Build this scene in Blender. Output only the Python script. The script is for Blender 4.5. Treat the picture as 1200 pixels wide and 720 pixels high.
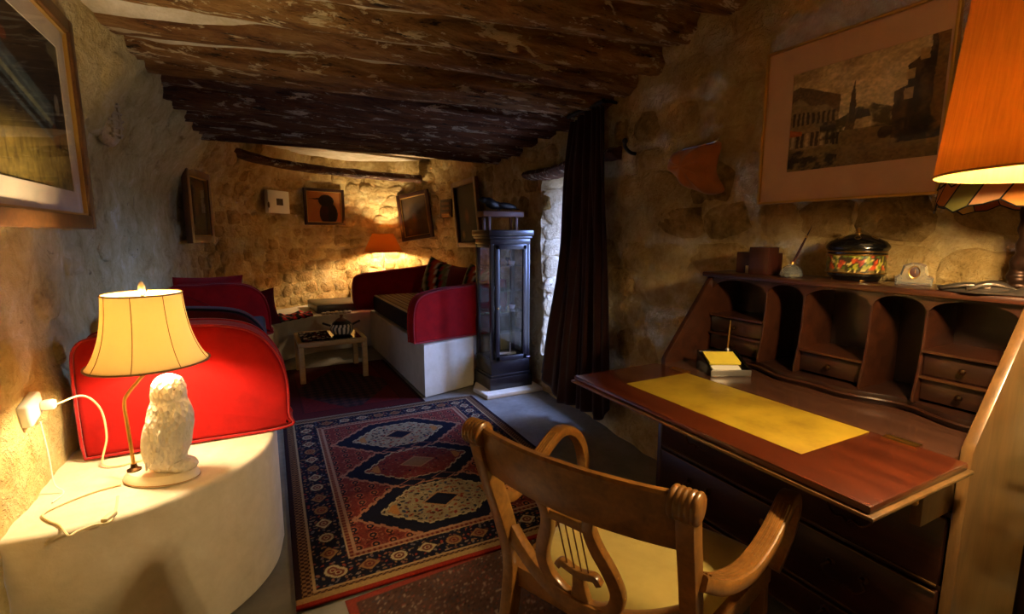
import bpy, bmesh, math, random
import numpy as np
from mathutils import Vector, Matrix, noise
from math import sin, cos, pi, radians as R, sqrt

for o in list(bpy.data.objects): bpy.data.objects.remove(o)
scene = bpy.context.scene
COL = scene.collection

# ------------------------------------------------------------------ camera
FPX, HZ, VX, CAMZ = 575.0, 275.0, 300.0, 1.28       # focal length (px of 1200), horizon row, column of the wall's vanishing point
PITCH = math.atan((360-HZ)/FPX)
YAW = math.atan((600-VX)*cos(PITCH)/FPX)
cam_d = bpy.data.cameras.new('camera'); cam = bpy.data.objects.new('camera', cam_d); COL.objects.link(cam)
cam_d.sensor_width = 36.0; cam_d.lens = FPX/1200*36.0; cam_d.clip_start = 0.02
cam.location = (0, 0, CAMZ); cam.rotation_euler = (pi/2-PITCH, 0, -YAW)
scene.camera = cam

# ------------------------------------------------------------------ world, daylight, exposure
w = bpy.data.worlds.new('World'); scene.world = w; w.use_nodes = True
bg = w.node_tree.nodes['Background']
bg.inputs['Strength'].default_value = 46.0
_tc = w.node_tree.nodes.new('ShaderNodeTexCoord'); _sx = w.node_tree.nodes.new('ShaderNodeSeparateXYZ'); _rp = w.node_tree.nodes.new('ShaderNodeValToRGB')
w.node_tree.links.new(_tc.outputs['Generated'], _sx.inputs[0]); w.node_tree.links.new(_sx.outputs[2], _rp.inputs[0]); w.node_tree.links.new(_rp.outputs[0], bg.inputs['Color'])
_rp.color_ramp.elements[0].position = 0.0; _rp.color_ramp.elements[0].color = (.030, .034, .045, 1)      # ground outside, below the horizon
_rp.color_ramp.elements[1].position = 0.10; _rp.color_ramp.elements[1].color = (0.31, 0.44, 1.0, 1)      # dusk sky
pl = bpy.data.lights.new('window_portal', 'AREA'); pl.shape = 'RECTANGLE'; pl.size = 0.66; pl.size_y = 1.36
pl.cycles.is_portal = True
po = bpy.data.objects.new('window_portal', pl); COL.objects.link(po)
po.location = (2.62, 3.05, 1.02); po.rotation_euler = (0, pi/2, 0)    # faces -X into the room
po.rotation_euler = (pi/2, 0, pi/2)
po.rotation_euler = Vector((-1, 0, 0)).to_track_quat('-Z', 'Y').to_euler()
vs = scene.view_settings
vs.view_transform = 'Standard'; vs.look = 'None'; vs.gamma = 1.0; vs.use_curve_mapping = False
vs.exposure = 0.6

def pray(x, y):
    a = (x-600)/FPX; b = (360-y)/FPX
    dx, dy, dz = a, cos(PITCH)+b*sin(PITCH), -sin(PITCH)+b*cos(PITCH)
    c, s = cos(YAW), sin(YAW)
    return Vector((c*dx+s*dy, -s*dx+c*dy, dz))
def on_z(x, y, z): d = pray(x, y); return Vector((0,0,CAMZ)) + d*((z-CAMZ)/d.z)
def on_x(x, y, X): d = pray(x, y); return Vector((0,0,CAMZ)) + d*(X/d.x)
def on_y(x, y, Y): d = pray(x, y); return Vector((0,0,CAMZ)) + d*(Y/d.y)

# ------------------------------------------------------------------ materials
def lin(c):
    return tuple((v/12.92 if v <= 0.04045 else ((v+0.055)/1.055)**2.4) for v in c[:3])
MATS = {}
def newmat(name):
    m = bpy.data.materials.new(name); m.use_nodes = True
    nt = m.node_tree; b = nt.nodes['Principled BSDF']
    MATS[name] = m
    return m, nt, b
def N(nt, t, **kw):
    n = nt.nodes.new(t)
    for k, v in kw.items():
        if k.startswith('i_'): n.inputs[k[2:].replace('_', ' ')].default_value = v
        else: setattr(n, k, v)
    return n
def ramp(nt, stops, src=None, interp='LINEAR'):
    r = nt.nodes.new('ShaderNodeValToRGB'); r.color_ramp.interpolation = interp
    el = r.color_ramp.elements
    while len(el) < len(stops): el.new(0.5)
    for e, (p, c) in zip(el, stops):
        e.position = p; c = (c, c, c) if isinstance(c, (int, float)) else c
        e.color = (*lin(c), 1)
    if src is not None: nt.links.new(src, r.inputs[0])
    return r
def coords(nt, kind='Object', scale=(1,1,1), rot=(0,0,0)):
    if kind == 'Position':
        src = nt.nodes.new('ShaderNodeNewGeometry').outputs['Position']
    else:
        src = nt.nodes.new('ShaderNodeTexCoord').outputs[kind]
    mp = nt.nodes.new('ShaderNodeMapping'); mp.inputs['Scale'].default_value = scale; mp.inputs['Rotation'].default_value = rot
    nt.links.new(src, mp.inputs[0])
    return mp.outputs[0]
def noise_tex(nt, vec, scale, detail=4, rough=0.6, dist=0.0):
    n = nt.nodes.new('ShaderNodeTexNoise'); n.inputs['Scale'].default_value = scale; n.inputs['Detail'].default_value = detail
    n.inputs['Roughness'].default_value = rough; n.inputs['Distortion'].default_value = dist
    nt.links.new(vec, n.inputs['Vector']); return n.outputs['Fac']
def mixc(nt, fac, a, b, mode='MIX'):
    m = nt.nodes.new('ShaderNodeMix'); m.data_type = 'RGBA'; m.blend_type = mode
    for k, v in ((0, fac), (6, a), (7, b)):
        if hasattr(v, 'links'): nt.links.new(v, m.inputs[k])
        elif k == 0: m.inputs[0].default_value = v
        else: m.inputs[k].default_value = (*lin(v), 1)
    return m.outputs[2]
def bump(nt, b, h, strength=0.3, dist=0.01, prev=None):
    n = nt.nodes.new('ShaderNodeBump'); n.inputs['Strength'].default_value = strength; n.inputs['Distance'].default_value = dist
    nt.links.new(h, n.inputs['Height'])
    if prev: nt.links.new(prev.outputs[0], n.inputs['Normal'])
    nt.links.new(n.outputs[0], b.inputs['Normal']); return n
def plain(name, c, rough=0.5, metal=0.0, var=0.0, scale=8, bmp=0.0, bscale=60, coat=0.0, kind='Object', spec=0.5):
    m, nt, b = newmat(name)
    b.inputs['Base Color'].default_value = (*lin(c), 1); b.inputs['Roughness'].default_value = rough
    b.inputs['Metallic'].default_value = metal; b.inputs['Coat Weight'].default_value = coat
    b.inputs['Specular IOR Level'].default_value = spec
    if var or bmp: v = coords(nt, kind)
    if var:
        f = noise_tex(nt, v, scale, 5)
        lo = tuple(max(0, x*(1-var)) for x in c); hi = tuple(min(1, x*(1+var)) for x in c)
        r = ramp(nt, [(0.3, lo), (0.7, hi)], f); nt.links.new(r.outputs[0], b.inputs['Base Color'])
    if bmp:
        bump(nt, b, noise_tex(nt, v, bscale, 3), bmp, 0.004)
    return m
def wood(name, c1, c2, rough=0.35, stretch=(1, 12, 12), scale=3.0, coat=0.0, bmp=0.08):
    m, nt, b = newmat(name)
    v = coords(nt, 'Object', stretch)
    f = noise_tex(nt, v, scale, 6, 0.65, 0.6); g = noise_tex(nt, v, scale*6, 3, 0.5)
    mm = N(nt, 'ShaderNodeMath', operation='MULTIPLY_ADD'); nt.links.new(g, mm.inputs[0]); mm.inputs[1].default_value = 0.35
    nt.links.new(f, mm.inputs[2])
    r = ramp(nt, [(0.42, c1), (0.85, c2)], mm.outputs[0]); nt.links.new(r.outputs[0], b.inputs['Base Color'])
    b.inputs['Roughness'].default_value = rough; b.inputs['Coat Weight'].default_value = coat; b.inputs['Coat Roughness'].default_value = 0.2
    bump(nt, b, mm.outputs[0], bmp, 0.003)
    return m
def cloth(name, c, rough=0.9, var=0.12, sheen=0.3, weave=700):
    m, nt, b = newmat(name)
    v = coords(nt, 'Object')
    f = noise_tex(nt, v, 9, 4)
    r = ramp(nt, [(0.3, tuple(x*(1-var) for x in c)), (0.7, tuple(min(1, x*(1+var)) for x in c))], f)
    nt.links.new(r.outputs[0], b.inputs['Base Color'])
    b.inputs['Roughness'].default_value = rough; b.inputs['Sheen Weight'].default_value = sheen
    b.inputs['Specular IOR Level'].default_value = 0.15
    b1 = bump(nt, b, noise_tex(nt, v, weave, 2), 0.25, 0.001)
    bump(nt, b, noise_tex(nt, v, 14, 3), 0.25, 0.008, b1)
    return m
def vcol(name, rough=0.8, spec=0.3, bmp=0.0, bscale=300, coat=0.0):
    m, nt, b = newmat(name)
    a = N(nt, 'ShaderNodeAttribute', attribute_name='Col'); nt.links.new(a.outputs['Color'], b.inputs['Base Color'])
    b.inputs['Roughness'].default_value = rough; b.inputs['Specular IOR Level'].default_value = spec; b.inputs['Coat Weight'].default_value = coat
    if bmp: bump(nt, b, noise_tex(nt, coords(nt, 'Object'), bscale, 2), bmp, 0.002)
    return m
def thin_glass(name, tint=(1,1,1), refl=0.12, rough=0.02):
    m, nt, b = newmat(name); nt.nodes.remove(b)
    out = nt.nodes['Material Output']
    t = N(nt, 'ShaderNodeBsdfTransparent'); t.inputs[0].default_value = (*tint, 1)
    g = N(nt, 'ShaderNodeBsdfGlossy'); g.inputs['Roughness'].default_value = rough
    lw = N(nt, 'ShaderNodeLayerWeight'); lw.inputs['Blend'].default_value = 0.5
    pw = N(nt, 'ShaderNodeMath', operation='POWER'); nt.links.new(lw.outputs['Facing'], pw.inputs[0]); pw.inputs[1].default_value = 5.0
    mr = N(nt, 'ShaderNodeMath', operation='MULTIPLY_ADD'); nt.links.new(pw.outputs[0], mr.inputs[0]); mr.inputs[1].default_value = 0.6; mr.inputs[2].default_value = refl*0.3
    mx = N(nt, 'ShaderNodeMixShader'); nt.links.new(mr.outputs[0], mx.inputs[0]); nt.links.new(t.outputs[0], mx.inputs[1]); nt.links.new(g.outputs[0], mx.inputs[2])
    nt.links.new(mx.outputs[0], out.inputs[0]); return m
def shade_mat(name, c, trans=0.6, lines=0.0):
    m, nt, b = newmat(name); out = nt.nodes['Material Output']
    v = coords(nt, 'Object', (60, 60, 1.5))
    f = noise_tex(nt, v, 3, 3)
    r = ramp(nt, [(0.3, tuple(x*(1-lines) for x in c)), (0.7, c)], f)
    t = N(nt, 'ShaderNodeBsdfTranslucent'); nt.links.new(r.outputs[0], t.inputs[0])
    nt.links.new(r.outputs[0], b.inputs['Base Color']); b.inputs['Roughness'].default_value = 0.8; b.inputs['Specular IOR Level'].default_value = 0.1
    mx = N(nt, 'ShaderNodeMixShader'); mx.inputs[0].default_value = trans
    nt.links.new(b.outputs[0], mx.inputs[1]); nt.links.new(t.outputs[0], mx.inputs[2]); nt.links.new(mx.outputs[0], out.inputs[0])
    return m
def masonry(name, cols, bscale=1.0, bstr=0.9, rnd=0.0, pits=0.5):
    m, nt, b = newmat(name)
    v = coords(nt, 'Position')
    f1 = noise_tex(nt, v, 2.3, 6, 0.62, 0.4); f2 = noise_tex(nt, v, 9, 7, 0.65, 0.5); f3 = noise_tex(nt, v, 38, 5, 0.7)
    a = N(nt, 'ShaderNodeMath', operation='MULTIPLY_ADD'); nt.links.new(f2, a.inputs[0]); a.inputs[1].default_value = 0.8
    nt.links.new(f1, a.inputs[2])
    s = N(nt, 'ShaderNodeMath', operation='MULTIPLY_ADD'); nt.links.new(f3, s.inputs[0]); s.inputs[1].default_value = 0.35; nt.links.new(a.outputs[0], s.inputs[2])
    src = s.outputs[0]
    if rnd:
        oi = N(nt, 'ShaderNodeObjectInfo')
        q = N(nt, 'ShaderNodeMath', operation='MULTIPLY_ADD'); nt.links.new(oi.outputs['Random'], q.inputs[0]); q.inputs[1].default_value = rnd
        nt.links.new(src, q.inputs[2]); sub = N(nt, 'ShaderNodeMath', operation='SUBTRACT'); nt.links.new(q.outputs[0], sub.inputs[0]); sub.inputs[1].default_value = rnd/2
        src = sub.outputs[0]
    n = len(cols)
    r = ramp(nt, [(0.72+0.62*i/(n-1)-0.04, c) for i, c in enumerate(cols)], None)
    dv = N(nt, 'ShaderNodeMath', operation='MULTIPLY'); nt.links.new(src, dv.inputs[0]); dv.inputs[1].default_value = 1.0
    mr = N(nt, 'ShaderNodeMapRange'); nt.links.new(src, mr.inputs[0]); mr.inputs[1].default_value = 0.72; mr.inputs[2].default_value = 1.42
    r2 = ramp(nt, [(i/(n-1), c) for i, c in enumerate(cols)], mr.outputs[0])
    nt.nodes.remove(r); nt.nodes.remove(dv)
    # dark pits where mortar has fallen out
    pv = noise_tex(nt, v, 6.5, 5, 0.7, 1.2)
    pr = ramp(nt, [(0.28, 1.0), (0.36, 0.0)], pv)
    pm = N(nt, 'ShaderNodeMath', operation='MULTIPLY'); nt.links.new(pr.outputs[0], pm.inputs[0]); pm.inputs[1].default_value = pits
    c = mixc(nt, pm.outputs[0], r2.outputs[0], (0.30, 0.20, 0.12))
    nt.links.new(c, b.inputs['Base Color'])
    b.inputs['Roughness'].default_value = 1.0; b.inputs['Specular IOR Level'].default_value = 0.05
    b1 = bump(nt, b, f2, 0.7*bstr, 0.05*bscale)
    b2 = bump(nt, b, f3, 0.7*bstr, 0.018*bscale, b1)
    bump(nt, b, noise_tex(nt, v, 120, 3), 0.35*bstr, 0.004, b2)
    return m

masonry('plaster_wall', [(0.52,0.41,0.22), (0.70,0.58,0.36), (0.79,0.69,0.46), (0.88,0.80,0.60)], 1.7, 1.05)
masonry('plaster_left', [(0.56,0.46,0.27), (0.76,0.66,0.43), (0.84,0.76,0.54), (0.92,0.88,0.74)], 1.3, 1.0, pits=0.8)
masonry('stone', [(0.44,0.34,0.18), (0.64,0.52,0.31), (0.75,0.64,0.43), (0.85,0.77,0.58)], 1.4, 1.1, rnd=0.25, pits=0.45)
masonry('stone_pale', [(0.60,0.52,0.40), (0.72,0.64,0.50), (0.80,0.73,0.60), (0.88,0.83,0.73)], 1.2, 1.0, rnd=0.3, pits=0.3)
masonry('ceiling_plaster', [(0.62,0.56,0.46), (0.72,0.66,0.55), (0.80,0.75,0.66), (0.86,0.82,0.74)], 0.5, 0.5, pits=0.15)
masonry('bench_plaster', [(0.74,0.69,0.58), (0.80,0.75,0.64), (0.84,0.79,0.69), (0.88,0.84,0.75)], 0.12, 0.35, pits=0.0)
masonry('rubble_base', [(0.55,0.47,0.36), (0.66,0.57,0.44), (0.74,0.66,0.54), (0.82,0.76,0.66)], 0.8, 1.0, pits=0.6)

def floor_mat():
    m, nt, b = newmat('stone_floor')
    v = coords(nt, 'Position')
    f = noise_tex(nt, v, 3.0, 8, 0.65); g = noise_tex(nt, v, 25, 5, 0.6)
    r = ramp(nt, [(0.3, (0.36,0.34,0.31)), (0.5, (0.44,0.42,0.38)), (0.7, (0.52,0.50,0.46))], f)
    nt.links.new(r.outputs[0], b.inputs['Base Color'])
    rr = ramp(nt, [(0.3, 0.60), (0.7, 0.75)], g); nt.links.new(rr.outputs[0], b.inputs['Roughness'])
    bump(nt, b, g, 0.25, 0.006); return m
floor_mat()

def beam_mat(name, dark, mid, light, paint, thr):
    m, nt, b = newmat(name)
    v = coords(nt, 'Position', (1.0, 7, 7)); v1 = coords(nt, 'Position', (2.2, 8, 8)); v2 = coords(nt, 'Position')
    f = noise_tex(nt, v, 2.5, 8, 0.7, 0.5); g = noise_tex(nt, v, 11, 6, 0.7)
    r = ramp(nt, [(0.33, dark), (0.5, mid), (0.72, light)], f)
    p = noise_tex(nt, v1, 2.4, 9, 0.72, 0.4)
    pr = ramp(nt, [(thr, 0.0), (thr+0.025, 1.0)], p)
    c = mixc(nt, pr.outputs[0], r.outputs[0], paint)
    k = noise_tex(nt, v, 5.0, 6, 0.75); kr = ramp(nt, [(0.36, 1.0), (0.42, 0.0)], k)
    c = mixc(nt, kr.outputs[0], c, tuple(x*0.45 for x in dark))
    nt.links.new(c, b.inputs['Base Color']); b.inputs['Roughness'].default_value = 0.75; b.inputs['Specular IOR Level'].default_value = 0.3
    b1 = bump(nt, b, f, 1.0, 0.07); b2 = bump(nt, b, g, 0.8, 0.025, b1); bump(nt, b, pr.outputs[0], 0.5, 0.006, b2)
    return m
beam_mat('beam_brown', (0.40,0.25,0.11), (0.64,0.46,0.25), (0.78,0.62,0.38), (0.90,0.82,0.64), 0.555)
beam_mat('beam_mid', (0.36,0.22,0.11), (0.58,0.40,0.22), (0.72,0.55,0.34), (0.87,0.78,0.62), 0.56)
beam_mat('beam_dark', (0.24,0.13,0.08), (0.42,0.25,0.15), (0.55,0.37,0.23), (0.80,0.73,0.64), 0.565)

# ------------------------------------------------------------------ mesh helpers
class MB:
    def __init__(s): s.v = []; s.f = []; s.col = None
    def add(s, v, f):
        o = len(s.v); s.v += [tuple(p) for p in v]; s.f += [tuple(i+o for i in q) for q in f]; return s
    def box(s, c, d, rot=None, r=0.0, seg=2):
        hx, hy, hz = d[0]/2, d[1]/2, d[2]/2
        if r <= 0:
            vs = [Vector((x*hx, y*hy, z*hz)) for z in (-1,1) for y in (-1,1) for x in (-1,1)]
            fs = [(0,2,3,1),(4,5,7,6),(0,1,5,4),(2,6,7,3),(0,4,6,2),(1,3,7,5)]
        else:
            bm = bmesh.new(); bmesh.ops.create_cube(bm, size=1.0)
            for q in bm.verts: q.co = Vector((q.co.x*d[0], q.co.y*d[1], q.co.z*d[2]))
            bmesh.ops.bevel(bm, geom=list(bm.edges), offset=min(r, min(d)*0.49), segments=seg, profile=0.5, affect='EDGES')
            bm.verts.index_update()
            vs = [q.co.copy() for q in bm.verts]; fs = [tuple(x.index for x in f.verts) for f in bm.faces]; bm.free()
        if rot is not None: vs = [rot @ q for q in vs]
        c = Vector(c); return s.add([q+c for q in vs], fs)
    def lathe(s, prof, n=24, c=(0,0,0), axis='z', rot=None, sx=1.0, sy=1.0, closed=False, phase=0.0):
        vs = []; fs = []; m = len(prof)
        for (r, z) in prof:
            for i in range(n):
                a = 2*pi*i/n+phase
                p = Vector((r*cos(a)*sx, r*sin(a)*sy, z))
                if axis == 'x': p = Vector((p.z, p.x, p.y))
                elif axis == 'y': p = Vector((p.x, p.z, p.y))
                if rot is not None: p = rot @ p
                vs.append(p+Vector(c))
        for j in range(m-1):
            for i in range(n):
                k = (i+1) % n; fs.append((j*n+i, j*n+k, (j+1)*n+k, (j+1)*n+i))
        if closed:
            for i in range(n):
                k = (i+1) % n; fs.append(((m-1)*n+i, (m-1)*n+k, k, i))
        else:
            if prof[0][0] > 1e-5: fs.append(tuple(reversed(range(n))))
            if prof[-1][0] > 1e-5: fs.append(tuple((m-1)*n+i for i in range(n)))
        return s.add(vs, fs)
    def tube(s, pts, r, n=8, closed=False):
        pts = [Vector(p) for p in pts]; m = len(pts); vs = []; fs = []
        rr = r if isinstance(r, (list, tuple)) else [r]*m
        up = None
        for i, p in enumerate(pts):
            t = (pts[(i+1) % m]-pts[i-1]) if closed else (pts[min(i+1, m-1)]-pts[max(i-1, 0)])
            t.normalize()
            if up is None: up = Vector((0,0,1)) if abs(t.z) < 0.9 else Vector((1,0,0))
            a = t.cross(up)
            if a.length < 1e-4: a = t.cross(Vector((1,0,0)))
            a.normalize(); b = a.cross(t).normalized(); up = b
            q = rr[i]; qa, qb = q if isinstance(q, tuple) else (q, q)
            for k in range(n):
                th = 2*pi*k/n; vs.append(p + a*(cos(th)*qa) + b*(sin(th)*qb))
        for j in range(m if closed else m-1):
            jn = (j+1) % m
            for k in range(n):
                k2 = (k+1) % n; fs.append((j*n+k, j*n+k2, jn*n+k2, jn*n+k))
        if not closed: fs.append(tuple(reversed(range(n)))); fs.append(tuple((m-1)*n+k for k in range(n)))
        return s.add(vs, fs)
    def sweep(s, pts, w, h, side, r=0.25):
        """rounded-rectangle section; w along the side vector, h across; w, h may be lists"""
        pts = [Vector(p) for p in pts]; m = len(pts); vs = []; fs = []; side = Vector(side).normalized()
        sec = []
        for (cx, cy) in ((1,1),(-1,1),(-1,-1),(1,-1)):
            for k in range(3):
                a = {(1,1):0,(-1,1):pi/2,(-1,-1):pi,(1,-1):1.5*pi}[(cx,cy)] + k*pi/4
                sec.append((cx*(1-r)+r*cos(a), cy*(1-r)+r*sin(a)))
        n = len(sec)
        for i, p in enumerate(pts):
            t = (pts[min(i+1, m-1)]-pts[max(i-1, 0)]).normalized()
            a = (side - t*side.dot(t)).normalized(); b = t.cross(a)
            ww = w[i] if isinstance(w, (list, tuple)) else w; hh = h[i] if isinstance(h, (list, tuple)) else h
            for (x, y) in sec: vs.append(p + a*(x*ww/2) + b*(y*hh/2))
        for j in range(m-1):
            for k in range(n):
                k2 = (k+1) % n; fs.append((j*n+k, j*n+k2, (j+1)*n+k2, (j+1)*n+k))
        fs.append(tuple(reversed(range(n)))); fs.append(tuple((m-1)*n+k for k in range(n)))
        return s.add(vs, fs)
    def prism(s, out, t, M=None, bev=0.0, seg=2):
        """outline (x, y) extruded 0..t along z, then transformed by matrix M"""
        bm = bmesh.new()
        a = [bm.verts.new((x, y, 0)) for x, y in out]; f = bm.faces.new(a)
        ex = bmesh.ops.extrude_face_region(bm, geom=[f])
        for q in ex['geom']:
            if isinstance(q, bmesh.types.BMVert): q.co.z += t
        bmesh.ops.recalc_face_normals(bm, faces=bm.faces)
        if bev > 0:
            ed = [e for e in bm.edges if abs(e.verts[0].co.z-e.verts[1].co.z) < 1e-6]
            bmesh.ops.bevel(bm, geom=ed, offset=bev, segments=seg, profile=0.5, affect='EDGES')
        bm.verts.index_update()
        vs = [q.co.copy() for q in bm.verts]; fs = [tuple(x.index for x in f.verts) for f in bm.faces]; bm.free()
        if M is not None: vs = [M @ q for q in vs]
        return s.add(vs, fs)
    def grid(s, fn, nu, nv, flip=False):
        vs = [Vector(fn(i/nu, j/nv)) for j in range(nv+1) for i in range(nu+1)]
        fs = []
        for j in range(nv):
            for i in range(nu):
                a = j*(nu+1)+i; q = (a, a+1, a+nu+2, a+nu+1); fs.append(q[::-1] if flip else q)
        return s.add(vs, fs)
    def ball(s, c, r, n=12, m=8, rot=None):
        r = r if isinstance(r, (tuple, list)) else (r, r, r); c = Vector(c)
        vs = [Vector((0,0,-r[2]))]; fs = []
        for j in range(1, m):
            ph = -pi/2+pi*j/m
            for i in range(n):
                th = 2*pi*i/n; vs.append(Vector((r[0]*cos(ph)*cos(th), r[1]*cos(ph)*sin(th), r[2]*sin(ph))))
        vs.append(Vector((0,0,r[2]))); L = len(vs)-1
        for i in range(n):
            k = (i+1) % n; fs.append((0, 1+k, 1+i)); fs.append((L, 1+(m-2)*n+i, 1+(m-2)*n+k))
            for j in range(m-2): fs.append((1+j*n+i, 1+j*n+k, 1+(j+1)*n+k, 1+(j+1)*n+i))
        if rot is not None: vs = [rot @ q for q in vs]
        return s.add([q+c for q in vs], fs)
    def pillow(s, w, h, t, M, n=14, sag=0.0):
        """soft cushion in local x (w), z (h), thickness along y"""
        for sgn in (1, -1):
            def fn(u, v):
                x = 2*u-1; z = 2*v-1
                e = max(0.0, (1-abs(x)**2.6)*(1-abs(z)**2.6))**0.55
                px = x*(1-0.07*(1-z*z)*0+0.0) * (1-0.06*(1-abs(z)**2)*0); k = 1-0.10*(1-x*x)*0
                pin = 1-0.07*(abs(x)**3)*(1-z*z)
                return M @ Vector((x*w/2*(1-0.08*(1-z*z)*abs(x)**2), sgn*t/2*e, z*h/2*(1-0.08*(1-x*x)*abs(z)**2) - sag*(1-x*x)*(z > 0)*z))
            s.grid(fn, n, n, flip=(sgn > 0))
        return s
    def build(s, name, mat, parent=None, smooth=True, angle=40, cols=None):
        me = bpy.data.meshes.new(name); me.from_pydata(s.v, [], s.f)
        if isinstance(mat, str): mat = MATS[mat]
        me.materials.append(mat)
        me.validate()
        if smooth: me.polygons.foreach_set('use_smooth', [True]*len(me.polygons))
        if cols is not None:
            at = me.color_attributes.new('Col', 'FLOAT_COLOR', 'POINT')
            at.data.foreach_set('color', np.asarray(cols, np.float32).ravel())
        o = bpy.data.objects.new(name, me); COL.objects.link(o)
        if smooth and angle < 180:
            try: me.set_sharp_from_angle(angle=R(angle))
            except Exception: pass
        if parent is not None: setparent(o, parent)
        return o
WM = {}
def setparent(o, parent):
    o.parent = parent
    o.matrix_parent_inverse = WM[parent.name].inverted() if parent.name in WM else Matrix.Identity(4)
def thing(name, label, cat, loc=(0,0,0), rz=0.0, group=None, local=False):
    o = bpy.data.objects.new(name, None); COL.objects.link(o); o.empty_display_size = 0.1
    o.location = loc; o.rotation_euler = (0, 0, rz)
    o['label'] = label; o['category'] = cat
    if group: o['group'] = group
    WM[o.name] = Matrix.Identity(4) if local else Matrix.Translation(loc) @ Matrix.Rotation(rz, 4, 'Z')
    return o
def tag(o, label, cat, group=None):
    o['label'] = label; o['category'] = cat
    if group: o['group'] = group
    return o
def struct(o): o['kind'] = 'structure'; return o
def catmull(P, n):
    P = [Vector(p) for p in P]; Q = [P[0]*2-P[1]]+P+[P[-1]*2-P[-2]]; out = []
    for i in range(1, len(Q)-2):
        for k in range(n):
            t = k/n; a, b, c, d = Q[i-1], Q[i], Q[i+1], Q[i+2]
            out.append(0.5*((2*b)+(c-a)*t+(2*a-5*b+4*c-d)*t*t+(3*b-a-3*c+d)*t**3))
    out.append(P[-1].copy()); return out
def sstep(a, b, x):
    t = max(0.0, min(1.0, (x-a)/(b-a))); return t*t*(3-2*t)
def fbm(p, o=4): return noise.fractal(p, 1.0, 2.0, o)
# ================================================================== THE ROOM
PATH = [(-.64,-1.6,.03),(-.64,0.5,.03),(-.64,2.3,.03),(-.64,2.9,.24),(-.63,3.6,.30),(-.60,4.3,.38),(-.50,5.0,.34),(-.30,5.6,.28),
        (.05,6.15,.2),(.5,6.55,.12),(1.0,6.72,.1),(1.5,6.65,.1),(1.9,6.35,.08),(2.13,5.8,.06),(2.18,5.1,.05),(2.13,4.3,.04),
        (2.04,3.5,.03),(2.0,2.5,.03),(1.96,1.9,.03),(1.95,.5,.03),(1.95,-1.6,.03)]
_raw = catmull(PATH, 40)
_acc = [0.0]
for a, b in zip(_raw, _raw[1:]): _acc.append(_acc[-1]+sqrt((b.x-a.x)**2+(b.y-a.y)**2))
WSTEP = 0.032; WLEN = _acc[-1]; WN = int(WLEN/WSTEP)
WP = []                                                    # resampled plan points: (x, y, lean)
j = 0
for i in range(WN+1):
    s = WLEN*i/WN
    while j < len(_acc)-2 and _acc[j+1] < s: j += 1
    t = (s-_acc[j])/max(1e-9, _acc[j+1]-_acc[j]); WP.append(_raw[j].lerp(_raw[j+1], t))
def wnormal(i):
    a = WP[max(0, i-2)]; b = WP[min(WN, i+2)]; t = Vector((b.x-a.x, b.y-a.y, 0)).normalized()
    return Vector((t.y, -t.x, 0))
WNORM = [wnormal(i) for i in range(WN+1)]
def wall_point(i, z, disp=True):
    p = WP[i]; n = WNORM[i]
    q = Vector((p.x, p.y, z)) + n*(p.z*sstep(1.55, 2.25, z))
    if disp:
        d = 0.030*fbm(q*1.6, 3) + 0.015*fbm(q*6.5+Vector((7,3,1)), 4) + .007*noise.noise(q*17)
        if p.x > 1.6 and p.y < 1.7: d *= 0.6               # straighter behind the desk
        if p.x < 0 and p.y < 2.7: d *= 0.7
        q += n*d
    return q
iL = next(i for i in range(WN) if WP[i].y > 4.95)                        # left | far
iR = next(i for i in range(iL+20, WN) if WP[i].x > 2.0 and WP[i].y < 5.75)   # far | right
ZR = [k*0.0325-0.03 for k in range(79)]                                   # up to about 2.5 m
OY0, OY1, OZ0, OZ1 = 2.70, 3.43, 0.30, 1.73                               # window opening in the right wall
def wall_mesh(name, i0, i1, mat):
    mb = MB(); nc = i1-i0+1; nr = len(ZR)
    mb.v = [tuple(wall_point(i, z)) for z in ZR for i in range(i0, i1+1)]
    for r_ in range(nr-1):
        for c in range(nc-1):
            zc = (ZR[r_]+ZR[r_+1])/2; pc = (WP[i0+c]+WP[i0+c+1])/2
            if pc.x > 1.9 and OY0 < pc.y < OY1 and OZ0 < zc < OZ1: continue
            a = r_*nc+c; mb.f.append((a, a+nc, a+nc+1, a+1))
    return struct(mb.build(name, mat, angle=180))
wall_left = wall_mesh('wall_left', 0, iL, 'plaster_left')
wall_far = wall_mesh('wall_far', iL, iR, 'plaster_wall')
wall_right = wall_mesh('wall_right', iR, WN, 'plaster_wall')
wb = MB().grid(lambda u, v: (-.9+3.1*u, -1.58+0.03*fbm(Vector((u*5, v*5, 2))), 2.5*v-.03), 40, 30)
struct(wb.build('wall_back', 'plaster_wall', angle=180))
fl = MB().box((0.8, 2.7, -0.05), (4.4, 9.0, 0.1)); struct(fl.build('floor', 'stone_floor'))

# window reveal (the boundary of the opening pushed outwards through the thickness of the wall)
cs = [i for i in range(iR, WN) if OY0-0.02 < WP[i].y < OY1+0.02]
ca = next(i for i in range(iR, WN) if (WP[i].y+WP[i+1].y)/2 < OY1); cb = next(i for i in range(iR, WN) if (WP[i].y+WP[i+1].y)/2 < OY0)
ra = next(k for k in range(len(ZR)-1) if (ZR[k]+ZR[k+1])/2 > OZ0); rb = next(k for k in range(len(ZR)-1) if (ZR[k]+ZR[k+1])/2 > OZ1)
loop = [(i, ZR[ra]) for i in range(ca, cb+1)] + [(cb, ZR[k]) for k in range(ra+1, rb+1)] + [(i, ZR[rb]) for i in range(cb-1, ca-1, -1)] + [(ca, ZR[k]) for k in range(rb-1, ra, -1)]
LP = [wall_point(i, z) for i, z in loop]; cen = Vector((0, (OY0+OY1)/2, (OZ0+OZ1)/2))
mb = MB(); DN = 16; DEP = 0.60
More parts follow.
